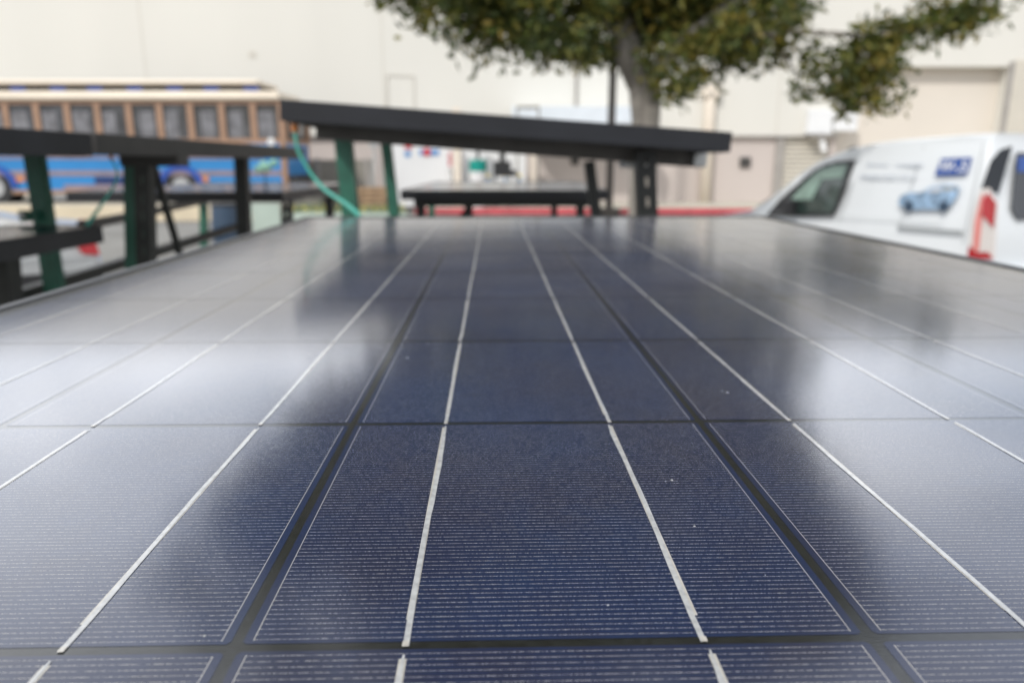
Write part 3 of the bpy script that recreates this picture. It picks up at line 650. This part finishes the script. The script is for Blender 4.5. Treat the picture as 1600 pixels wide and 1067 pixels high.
for (px_, py_, s_) in ((637, 559, .0011), (1137, 613, .0010), (1128, 611, .0006), (1085, 822, .0005), (320, 993, .0005), (1050, 750, .0007), (950, 945, .0004), (1040, 752, .0004), (669, 537, .0005)):
    q = atZ(px_, py_, PZ); loc = Matrix.Rotation(-YAW, 3, 'Z') @ (q - Vector(pan.location))
    v_, f_ = [], []; n = 7
    v_ = [(loc.x, loc.y, .0004)] + [(loc.x + math.cos(t) * s_ * .75 * random.uniform(.6, 1.3), loc.y + math.sin(t) * s_ * .75 * random.uniform(.6, 1.3), .00003) for t in [6.283 * k / n for k in range(n)]]
    MB().add(v_, [(0, k + 1, (k + 1) % n + 1) for k in range(n)]).build('dirt_speck', M['dust'], pan)

def simple_panel(NR, xdir, ydir, W, L, label, fm='frame', jb=True, depth=.044):
    """a module: NR = near right top corner"""
    xd = Vector(xdir).normalized(); yd = Vector(ydir).normalized(); zd = xd.cross(yd).normalized(); yd = zd.cross(xd)
    rt = empty('solar_panel', (0, 0, 0), 0, label, 'solar panel', 'framed solar panels on the racks')
    c_ = Vector(NR) - xd * W / 2 + yd * L / 2
    rt.matrix_world = Matrix.Translation(c_) @ Matrix((xd, yd, zd)).transposed().to_4x4()
    frame_mesh(MB(), W, L, .012, 0, depth).build('frame', M[fm], rt, bevel=.001)
    MB().box((-W/2 + .012, -L/2 + .012, -.0055), (W/2 - .012, L/2 - .012, -.0018)).build('glass_face', M['face'], rt)
    MB().box((-W/2 + .012, -L/2 + .012, -.0095), (W/2 - .012, L/2 - .012, -.0058)).build('backsheet', M['under'], rt)
    if jb: MB().box((-.06, L/2 - .22, -.034), (.06, L/2 - .12, -.0098)).build('junction_box', M['blackplastic'], rt, bevel=.003)
    lipb = MB()                                            # inner flange of the frame, seen from below
    for sx in (-1, 1): lipb.box((sx * (W/2 - .020) - .010, -L/2 + .012, -depth - .0015), (sx * (W/2 - .020) + .010, L/2 - .012, -depth + .002))
    for sy in (-1, 1): lipb.box((-W/2 + .030, sy * (L/2 - .020) - .008, -depth - .0015), (W/2 - .030, sy * (L/2 - .020) + .008, -depth + .002))
    lipb.build('frame_flange', M[fm], rt)
    return rt

B_NL = atY(437, 155, 1.64); B_NR = atY(1145, 207, 1.72)
bdir = (B_NR - B_NL); WB = bdir.length
panB = simple_panel(B_NR, bdir, ey + Vector((0, 0, 0.0)), WB, 1.65, 'dark tilted solar panel raised on green struts across the middle of the picture')
tl = Vector((1, 0, -.055))
C_NR = Vector((-.885, -.04, 1.611)); 
panC = simple_panel(C_NR, tl, ey, .99, 1.645, 'nearer dark panel edge at the upper left, in front of the bus windows', depth=.047)
D0 = atY(150, 208, 1.665)
panD = simple_panel(D0, tl, ey, .99, 1.66, 'farther dark panel edge at the upper left, in front of the blue bus side', 'frame_warm', depth=.046)
E0 = atY(441, 300, 3.42)
panE = simple_panel(E0, (1, 0, 0), ey, .99, 1.65, 'flat low solar panel behind the left black posts, below the bus wheel')
F0 = atY(952, 297.5, 3.55)
panF = simple_panel(F0, (1, 0, 0), ey, .99, 1.65, 'flat solar panel under the tilted one, in front of the white container')
G1 = atY(134, 352, 1.93)
panG = simple_panel(G1 - ey * 1.65, (1, 0, .0), ey, .99, 1.65, 'low solar panel at the left edge, above the silver car')

# ---------------------------------------------------------------- racks
def channel(mb, p, q, w_=.041, perforated=True, face=(0, -1, 0)):
    """strut channel: web towards the viewer with slots, two flanges behind"""
    p, q = Vector(p), Vector(q); L = (q - p).length; d = (q - p).normalized()
    f = Vector(face); a = d.cross(f).normalized(); f = a.cross(d).normalized()
    mt = Matrix((a, -f, d)).transposed().to_4x4(); mt.translation = p
    t = .0028
    for sx in (-1, 1): mb.box((sx * w_/2 - (t if sx > 0 else 0), t, 0), (sx * w_/2 + (0 if sx > 0 else t), w_, L), mt)
    if not perforated: mb.box((-w_/2, 0, 0), (w_/2, t, L), mt); return mb
    sw = .0036; s0 = .0
    mb.box((-w_/2, 0, 0), (-sw, t, L), mt); mb.box((sw, 0, 0), (w_/2, t, L), mt)
    z = 0
    while z < L:
        mb.box((-sw, 0, z), (sw, t, min(z + .026, L)), mt); z += .049
    return mb
def ground_from(px0, py0, px1, py1, Yd):
    """post through two image points at depth Yd, carried down to the ground"""
    a, b = atY(px0, py0, Yd), atY(px1, py1, Yd); d = (b - a) / (b.z - a.z)
    return b + d * (0 - b.z), b
def rack(label, legs, rails, loc):
    rk = empty('mounting_rack', loc, 0, label, 'rack', 'steel racks under the solar panels'); L = Vector(loc)
    for name, colr, perf, p, q, w_ in legs:
        channel(MB(), Vector(p) - L, Vector(q) - L, w_, perf).build(name, M[colr], rk)
    for p, q, w_, colr in rails:
        MB().bar(Vector(p) - L, Vector(q) - L, w_, w_, (0, 0, 1)).build('rail', M[colr], rk)
    return rk
def cap(p, z): p = Vector(p); p.z = z; return p
# rack of the tilted centre panel
def under(pan_, x, y, dz=-.05): return pan_.matrix_world @ Vector((x, y, dz))
bpy.context.view_layer.update()
g1, t1 = ground_from(546, 335, 533, 205, 2.12); g2, t2 = ground_from(615, 335, 602, 222, 3.12)
g3, t3 = ground_from(1013, 335, 1009, 237, 1.86); g4, t4 = ground_from(932, 335, 921, 252, 2.95)
rack('green and black strut rack holding up the tilted centre panel',
     [('leg', 'green', False, g1, t1, .044), ('leg', 'green', False, g2, t2, .041), ('leg', 'black_strut', True, g3, t3, .048), ('leg', 'black_strut', False, g4, t4, .041)],
     [(atY(497, 201, 1.90), atY(1098, 247, 1.96), .050, 'rail_grey'), (atY(1082, 246, 1.925), atY(1101, 247.5, 1.927), .044, 'galv'),
      (cap(t1, .35) + Vector((.05, .045, 0)), cap(t3, .35), .04, 'black_strut'), (cap(t2, .35), cap(t4, .35) + Vector((0, .045, 0)), .04, 'black_strut')], (cap(t1, 0).x, 2.1, 0))
tag(MB().box((-.04, -.05, -.022), (.04, .05, .022)).build('junction_cover', M['galv'], panB, bevel=.004))
jo = [o for o in COL.objects if o.name.startswith('junction_cover')][0]; jo.location = (.40, -.36, -.070)
# rack of the left row
gA, tA = ground_from(77, 440, 46, 238, 2.05); gB, tB = ground_from(206, 405, 203, 244, 2.20); gC, tC = ground_from(224, 405, 220, 244, 2.08); gD, tD = ground_from(378, 340, 374, 246, 2.85)
dg0, dg1 = atY(237, 250, 2.35), atY(279, 390, 2.35)
gE, tE = ground_from(0, 470, -6, 398, 1.62)
Lrow = (tB.x, 2.1, 0)
r_ = rack('green and black strut rack of the upper left panels with a thin diagonal brace',
     [('leg', 'green', False, gA, tA, .040), ('leg', 'green', False, gB, tB, .041), ('leg', 'black_strut', True, gC, tC, .041), ('leg', 'black_strut', False, gD, tD, .044)],
     [], Lrow)
MB().bar(dg0 - Vector(Lrow), dg1 + (dg1 - dg0) * .3 - Vector(Lrow), .018, .018).build('diagonal_brace', M['black_strut'], r_)
br = MB(); a, b = atY(32, 329, 2.04), atY(62, 346, 2.04); br.box((a.x, 2.03, b.z), (b.x, 2.045, a.z)); 
bo = br.build('bracket', M['green'], r_); bo.location = -Vector(Lrow)
hb = MB(); p = atY(36, 336, 2.02); hb.tube([p, p + Vector((0, -.012, 0))], .009, 12); ho = hb.build('bolt', M['galv'], bo)
MB().box((tC.x - .05 - Lrow[0], tC.y - Lrow[1] - .02, tC.z - .028), (tC.x + .11 - Lrow[0], tC.y - Lrow[1] + .05, tC.z + .018)).build('clamp_plate', M['frame_warm'], r_)
# rack of the low left panels: two long rails running away
ra0, ra1 = atY(128, 353, 2.30), atY(330, 312, 4.6); rb0, rb1 = atY(-10, 474, 1.9), atY(372, 354, 3.9)
e1, et1 = ground_from(317, 372, 316, 316, 4.7); e2, et2 = ground_from(447, 335, 447, 314, 3.55); e3, et3 = ground_from(514, 333, 514, 308, 4.5); e4, et4 = ground_from(140, 440, 138, 316, 3.6)
rack('low rack under the flat left panel with two long black rails',
     [('leg', 'green', False, e1, et1, .041), ('leg', 'black_strut', True, e2, et2, .045), ('leg', 'black_strut', False, e3, et3, .045)],
     [(ra0, ra1, .028, 'black_strut'), (rb0, rb1, .032, 'black_strut')], (et1.x, 4.0, 0))
rack('black strut rack at the left edge under the low panel',
     [('leg', 'black_strut', False, gE, tE, .046), ('leg', 'black_strut', False, cap(tE, 0) + Vector((-.5, -.9, 0)), cap(tE, 1.33) + Vector((-.5, -.9, 0)), .046), ('leg', 'black_strut', False, Vector((-1.95, 1.8, 0)), Vector((-1.95, 1.8, 1.33)), .046)],
     [((G1.x - .2, .4, 1.325), (G1.x - .25, 1.85, 1.325), .036, 'black_strut')], (tE.x, 1.6, 0))
# rack of the flat centre panel
lg = []
for px_, yd, cc in ((657, 3.7, 'black_strut'), (674, 5.0, 'green'), (732, 3.9, 'black_strut'), (907, 3.75, 'black_strut'), (866, 4.9, 'black_strut')):
    g_, t_ = ground_from(px_, 333, px_, 306, yd); lg.append(('leg', cc, False, g_, t_, .041))
dgx, dgy = atY(745, 308, 3.9), atY(725, 336, 3.9)
rk = rack('dark strut rack with close set legs under the flat centre panel', lg, [((F0.x - .95, 3.75, 1.355), (F0.x - .04, 3.75, 1.355), .04, 'black_strut'), ((F0.x - .95, 4.95, 1.355), (F0.x - .04, 4.95, 1.355), .04, 'black_strut')], (F0.x - .5, 4.2, 0))
MB().bar(dgx - Vector((F0.x - .5, 4.2, 0)), dgy + (dgy - dgx) * 2 - Vector((F0.x - .5, 4.2, 0)), .03, .03).build('diagonal_brace', M['black_strut'], rk)
# rack under the foreground panel
C0 = Vector(pan.location); zt_ = PZ - .0385
lg = []
for sx in (-.38, .38):
    for sy in (-.55, .55):
        p = C0 + ex * sx + ey * sy; lg.append(('leg', 'green' if sx < 0 else 'black_strut', True, cap(p, 0), cap(p, zt_ - .042), .041))
rack('strut rack under the large foreground panel', lg, [(cap(C0 + ex * s_ - ey * .7, zt_ - .021), cap(C0 + ex * s_ + ey * .7, zt_ - .021), .04, 'black_strut') for s_ in (-.38, .38)], (C0.x, C0.y, 0))

# ---------------------------------------------------------------- cables
def smooth_path(pts, n=8):
    pts = [Vector(p) for p in pts]; out_ = []
    for i in range(len(pts) - 1):
        p0, p1, p2, p3 = pts[max(i-1, 0)], pts[i], pts[i+1], pts[min(i+2, len(pts)-1)]
        for k in range(n):
            t = k / n; out_.append(.5 * ((2*p1) + (-p0 + p2)*t + (2*p0 - 5*p1 + 4*p2 - p3)*t*t + (-p0 + 3*p1 - 3*p2 + p3)*t**3))
    return out_ + [pts[-1]]
hp = [(461, 205, 1.74), (465, 232, 1.74), (476, 255, 1.74), (490, 277, 1.74), (506, 295, 1.73), (524, 308, 1.72), (541, 319, 1.71), (554, 330, 1.70), (560, 336, 1.69), (558, 350, 1.69)]
hz = empty('cable', atY(461, 205, 1.74), 0, 'bright teal cable curving down from the tilted panel to the foreground panel', 'cable')
pts = smooth_path([atY(a, b, c) - Vector(hz.location) for a, b, c in hp])
MB().tube(pts, [.0036 + .0022 * i / len(pts) for i in range(len(pts))], 10).build('jacket', M['teal'], hz, True)
MB().tube([pts[0] + Vector((-.002, 0, .035)), pts[0] + Vector((0, 0, .02)), pts[0], pts[1]], [.004, .009, .009, .006], 10).build('connector', M['orange'], hz, True)
hp = [(174, 250, 1.9), (181, 262, 1.9), (183, 276, 1.9), (177, 292, 1.9), (160, 318, 1.9), (146, 338, 1.9), (136, 352, 1.9)]
hz = empty('cable', atY(174, 250, 1.9), 0, 'thin teal cable hanging from the upper left panel to the low panel', 'cable')
pts = smooth_path([atY(a, b, c) - Vector(hz.location) for a, b, c in hp])
MB().tube(pts, [.0026 + .004 * (i / len(pts)) ** 3 for i in range(len(pts))], 8).build('jacket', M['teal'], hz, True)
MB().tube([pts[0] + Vector((0, 0, .02)), pts[0]], .005, 8).build('connector', M['orange'], hz, True)
# mint film twist on a thin rod
a = atY(413, 262, 3.5)
mr = empty('rod_marker', (a.x, 3.5, 1.40), 0, 'crumpled mint green film tied to a thin rod above the low panel', 'marker')
MB().tube([(0, 0, 0), (0, 0, a.z - 1.40)], .004, 6).build('rod', M['black_strut'], mr)
fl = MB()
for cxp, cyp, rr in ((405, 264, .020), (417, 262, .022), (428, 255, .018), (412, 256, .014)):
    c_ = atY(cxp, cyp, 3.5) - Vector(mr.location)
    pts = []
    for k in range(26):
        t = k * 1.9; pts.append(c_ + Vector((math.cos(t) * rr * (.6 + .4 * math.sin(k)), math.sin(k * 1.3) * rr * .6, math.sin(t) * rr * .8)))
    fl.tube(smooth_path(pts, 3), .0035, 5)
fl.build('film', M['mint'], mr, True)

# ================================================================== VAN
zr = 6.8; VR = atY(1546, 253, zr * 1.03)
vf = Vector((-.33, .944, 0)).normalized(); vl = Vector((-vf.y, vf.x, 0))     # forward, left (towards the viewer)
van = empty('delivery_van', (VR.x, VR.y, 0), math.atan2(vf.y, vf.x), 'white delivery van with blue decals and a tall red tail light', 'van')
VO = Vector((VR.x, VR.y, 0))
def sv(px, py):
    q = atP(px, py, VO, vl) - VO; return (q.dot(vf), q.z)
VWID = 1.82
def tum(s_, h): return .22 * max(0, h - 1.0) ** 1.3      # the sides lean in above the belt line
def vP(a, b, d): return Vector((a, -tum(a, b) - d, b))
roofpts = [sv(1535, 208), sv(1490, 210), sv(1440, 214), sv(1390, 218), sv(1345, 224), sv(1315, 231), sv(1290, 240), sv(1265, 253), sv(1243, 270), sv(1218, 294), sv(1196, 314), sv(1168, 331)]
cw = roofpts[-1]; FRN = cw[0] + .95
prof = [(0.06, .32), (-.03, .55), (-.02, .9), (0.0, 1.15), (.06, 1.5), (.13, 1.72)] + roofpts + [(FRN - .25, cw[1] - .10), (FRN - .05, cw[1] - .28), (FRN, .45), (FRN - .05, .28)]
def body_loft(prof, W, tumf, inset=.05, side=0.0):
    mb = MB(); n = len(prof); cx = sum(p[0] for p in prof) / n; cz = sum(p[1] for p in prof) / n
    def shr(p, k): 
        dx, dz = cx - p[0], cz - p[1]; l = math.hypot(dx, dz); return (p[0] + dx / l * k, p[1] + dz / l * k)
    layers = [(0, inset), (.02, inset * .35), (.07, 0), (W/2, -.0), (W - .07, 0), (W - .02, inset * .35), (W, inset)]
    vs_ = []
    for d, k in layers:
        for p in prof:
            q = shr(p, k); t = tumf(p[0], q[1]); tt = d + t * (1 - 2 * d / W); vs_.append((q[0], -tt, q[1]))
    fs = []
    for l in range(len(layers) - 1):
        for i in range(n): fs.append((l*n+i, l*n+(i+1)%n, (l+1)*n+(i+1)%n, (l+1)*n+i))
    fs += [tuple(range(n)), tuple((len(layers)-1)*n + k for k in reversed(range(n)))]
    return mb.add(vs_, fs)
body_o = body_loft(prof, VWID, tum).build('body', M['van_white'], van, True)
body_o.data.shade_smooth()
try: body_o.data.set_sharp_from_angle(angle=R(40))
except Exception: pass
def decal(poly, name, m, d0=-.004, d1=-.010, parent=None): 
    return MB().prism([sv(*p) for p in poly], vP, d0, d1).build(name, m, parent or van)
def mirror_side(o):
    c_ = o.copy(); c_.data = o.data.copy(); COL.objects.link(c_)
    for v in c_.data.vertices: v.co.y = -VWID - v.co.y
    return c_
wo = decal([(1197, 338), (1219, 311), (1246, 284), (1264, 266), (1282, 256), (1298, 252), (1327, 250), (1318, 292), (1303, 338)], 'side_window', M['blackplastic'])
gl = decal([(1234, 322), (1252, 288), (1270, 268), (1290, 258), (1318, 256), (1312, 290), (1301, 333), (1234, 334)], 'window_glass', M['van_glass'], -.010, -.014, wo)
decal([(1236, 312), (1252, 290), (1272, 268), (1292, 259), (1315, 258), (1310, 277), (1280, 280), (1268, 312)], 'painted_cab_reflection', M['reflection_green'], -.014, -.017, wo)  # reflection in the cab window, painted as a pale green patch
mirror_side(wo)
mi = MB(); c0 = sv(1243, 324); mi.box((c0[0] - .07, .01, c0[1] - .09), (c0[0] + .05, .15, c0[1] + .10)); mi.build('wing_mirror', M['blackplastic'], van, bevel=.03)
# label, lettering, small car picture, lines
lb = decal([(1453, 275), (1459, 248), (1506, 246), (1502, 273)], 'blue_label', M['blue_label'])
s0, h0 = sv(1480, 261)
def side_mtx(s_, h, d):
    th = math.atan(.22 * 1.3 * max(0, h - 1.0) ** .3)
    return Matrix.Translation(vP(s_, h, d)) @ Matrix.Rotation(math.pi, 4, 'Z') @ Matrix.Rotation(math.pi / 2 - th, 4, 'X')
tri_text("W-.S", .15, 'label_lettering', M['white'], lb, side_mtx(s0, h0, -.0125))
fr = MB(); rr2 = random.Random(5)
for (y_, xa, xb) in ((257, 1345, 1378), (257, 1390, 1432), (275, 1338, 1424)):
    x = xa
    while x < xb:
        w_ = rr2.uniform(1.5, 3.2); h_ = rr2.choice((4, 5, 6)) * .7
        fr.prism([sv(x, y_ + 3), sv(x, y_ + 3 - h_), sv(x + w_, y_ + 3 - h_), sv(x + w_, y_ + 3)], vP, -.004, -.008); x += w_ + rr2.uniform(.6, 1.6)
fr.build('faded_lettering', M['faint'], van)
pic = decal([(1402, 317), (1405, 306), (1415, 302), (1436, 301), (1450, 292), (1470, 288), (1488, 290), (1495, 295), (1489, 312), (1478, 327), (1420, 327), (1406, 322)], 'car_picture', M['skyblue'])
decal([(1442, 301), (1453, 294), (1468, 291), (1466, 301)], 'picture_window', M['faint'], -.010, -.013, pic)
decal([(1470, 291), (1486, 292), (1491, 297), (1470, 300)], 'picture_roof', M['groove'], -.010, -.013, pic)
for xw in (1420, 1474):
    MB().disc(vP(*sv(xw, 323), -.012), (0, 1, 0), .055, .006, 16).build('picture_wheel', M['drum_blue'], pic)
decal([(1403, 352), (1505, 360), (1505, 366), (1403, 358)], 'slide_rail', M['groove'])
# panel joints
for (xa, ya, xb, yb) in ((1333, 246, 1312, 345), (1428, 228, 1404, 358), (1520, 222, 1505, 380)):
    a1, b1 = sv(xa, ya), sv(xb, yb); MB().prism([a1, (a1[0] + .008, a1[1]), (b1[0] + .008, b1[1]), b1], vP, -.001, -.003).build('door_joint', M['groove'], van)
MB().prism([(.4, sv(1450, 345)[1]), (2.9, sv(1300, 341)[1]), (2.9, sv(1300, 341)[1] + .012), (.4, sv(1450, 345)[1] + .012)], vP, -.001, -.004).build('body_crease', M['van_white'], van)
# rear: pillar glass and tail light wrap the corner
decal([(1527, 300), (1536, 252), (1548, 234), (1566, 228), (1556, 302)], 'pillar_trim', M['dark_glass'])
tlx = decal([(1515, 404), (1522, 340), (1529, 296), (1542, 294), (1558, 318), (1556, 404)], 'tail_light', M['clear_lens'], -.004, -.03)
decal([(1536, 312), (1543, 301), (1558, 318), (1556, 356), (1538, 336)], 'brake_lens', M['red_lens'], -.03, -.036, tlx)
decal([(1515, 405), (1518, 384), (1529, 394), (1548, 394), (1556, 405)], 'lower_lens', M['red_lens'], -.03, -.036, tlx)
decal([(1524, 392), (1528, 345), (1533, 306), (1537, 303), (1536, 335), (1533, 392)], 'side_lens', M['pink_lens'], -.03, -.034, tlx)
def vR(a, b, d): return Vector((-.03 + d + .10 * max(0, b - 1.0) ** 1.4, -a, b))   # the rear face
rw = MB().prism([(.33, 1.12), (.43, 1.01), (.86, 1.01), (.86, 1.64), (.35, 1.64)], vR, -.008, -.002).build('rear_window', M['dark_glass'], van)
MB().prism([(.96, 1.01), (1.39, 1.01), (1.49, 1.12), (1.47, 1.64), (.96, 1.64)], vR, -.008, -.002).build('rear_window', M['dark_glass'], van)
MB().prism([(.37, 1.46), (.66, 1.46), (.66, 1.60), (.37, 1.60)], vR, -.012, -.009).build('rear_sticker', M['blue_label'], rw)
MB().prism([(.905, .5), (.915, .5), (.915, 1.65), (.905, 1.65)], vR, -.006, -.001).build('rear_joint', M['groove'], van)
MB().box((-.12, -VWID + .06, .34), (-.02, -.06, .58)).build('rear_bumper', M['van_white'], van, bevel=.03)
MB().box((-.07, -1.16, .70), (-.035, -.66, .81)).build('number_plate', M['white'], van)
for s_ in (.75, FRN - .85):
    for y_ in (-.10, -VWID + .10):
        wh = MB().disc((s_, y_, .32), (0, 1, 0), .32, .21).build('wheel', M['rubber'], van, True); MB().disc((s_, y_ + (.105 if y_ > -.5 else -.105), .32), (0, 1, 0), .20, .02).build('rim', M['rim'], wh)
# windscreen
ws0, ws1 = roofpts[-1], roofpts[5]
def vW(a, b, d): 
    x = ws0[0] + (ws1[0] - ws0[0]) * b; z = ws0[1] + (ws1[1] - ws0[1]) * b; return Vector((x + .03 + d * .8, -a, z + .05 + d * .5))
MB().prism([(.16, .02), (VWID - .16, .02), (VWID - .26, .95), (.26, .95)], vW, 0, .012).build('windscreen', M['dark_glass'], van)

# ================================================================== SILVER CAR (rear to the right)
cy0 = 6.4
cr = atY(150, 395, cy0)
car = empty('silver_car', (cr.x, cy0, 0), math.atan2(-.5, -.85), 'silver saloon car with a red tail light behind the left racks', 'car')
# local x runs forward (to the left in the picture), local y away... the near side is at +y
cprof = [(.05, .30), (-.02, .48), (0, .80), (.08, .96), (.55, 1.02), (.85, 1.10), (1.35, 1.40), (1.9, 1.47), (2.6, 1.43), (3.3, 1.02), (4.2, .88), (4.5, .68), (4.52, .40), (4.45, .26)]
def ctum(s_, h): return .35 * max(0, h - .9)
cb2 = body_loft(cprof, 1.75, ctum).build('body', M['silver'], car, True); cb2.data.shade_smooth()
try: cb2.data.set_sharp_from_angle(angle=R(35))
except Exception: pass
for v in cb2.data.vertices: v.co.y += 0
def cP(a, b, d): return Vector((a, -ctum(a, b) - d, b))
for poly in ([(.95, 1.03), (1.35, 1.34), (1.95, 1.39), (1.95, 1.03)], [(2.03, 1.03), (2.03, 1.39), (2.5, 1.36), (3.05, 1.03)]):
    a = MB().prism(poly, cP, -.004, -.010).build('side_window', M['dark_glass'], car)
    b = MB().prism(poly, cP, -.004, -.010); b.v = [(x, -1.75 - y_, z) for x, y_, z in b.v]; b.build('side_window', M['dark_glass'], car)
for base in (0, 1):
    t_ = MB(); t_.prism([(-.03, .76), (.0, .93), (.06, .97), (.17, .92), (.10, .78)], cP, -.012, .10)
    if base: t_.v = [(x, -1.75 - y_, z) for x, y_, z in t_.v]
    t_.build('tail_light', M['red_lens'], car)
MB().box((-.06, -1.70, .35), (.06, -.05, .60)).build('rear_bumper', M['silver'], car, bevel=.03)
MB().prism([(-.01, .32), (-.03, .60), (.10, .63), (1.3, .63), (1.3, .32)], cP, -.004, -.012).build('lower_dark_strip', M['blackplastic'], car)  # flat black strip low on the near side at the rear
MB().prism([(.02, .73), (.02, .745), (2.2, .765), (2.2, .75)], cP, -.002, -.006).build('body_crease', M['groove'], car)
for s_ in (.95, 3.65):
    for y_ in (-.10, -1.65):
        wh = MB().disc((s_, y_, .31), (0, 1, 0), .31, .2).build('wheel', M['rubber'], car, True); MB().disc((s_, y_ + (.10 if y_ > -.5 else -.10), .31), (0, 1, 0), .20, .02).build('rim', M['rim'], wh)
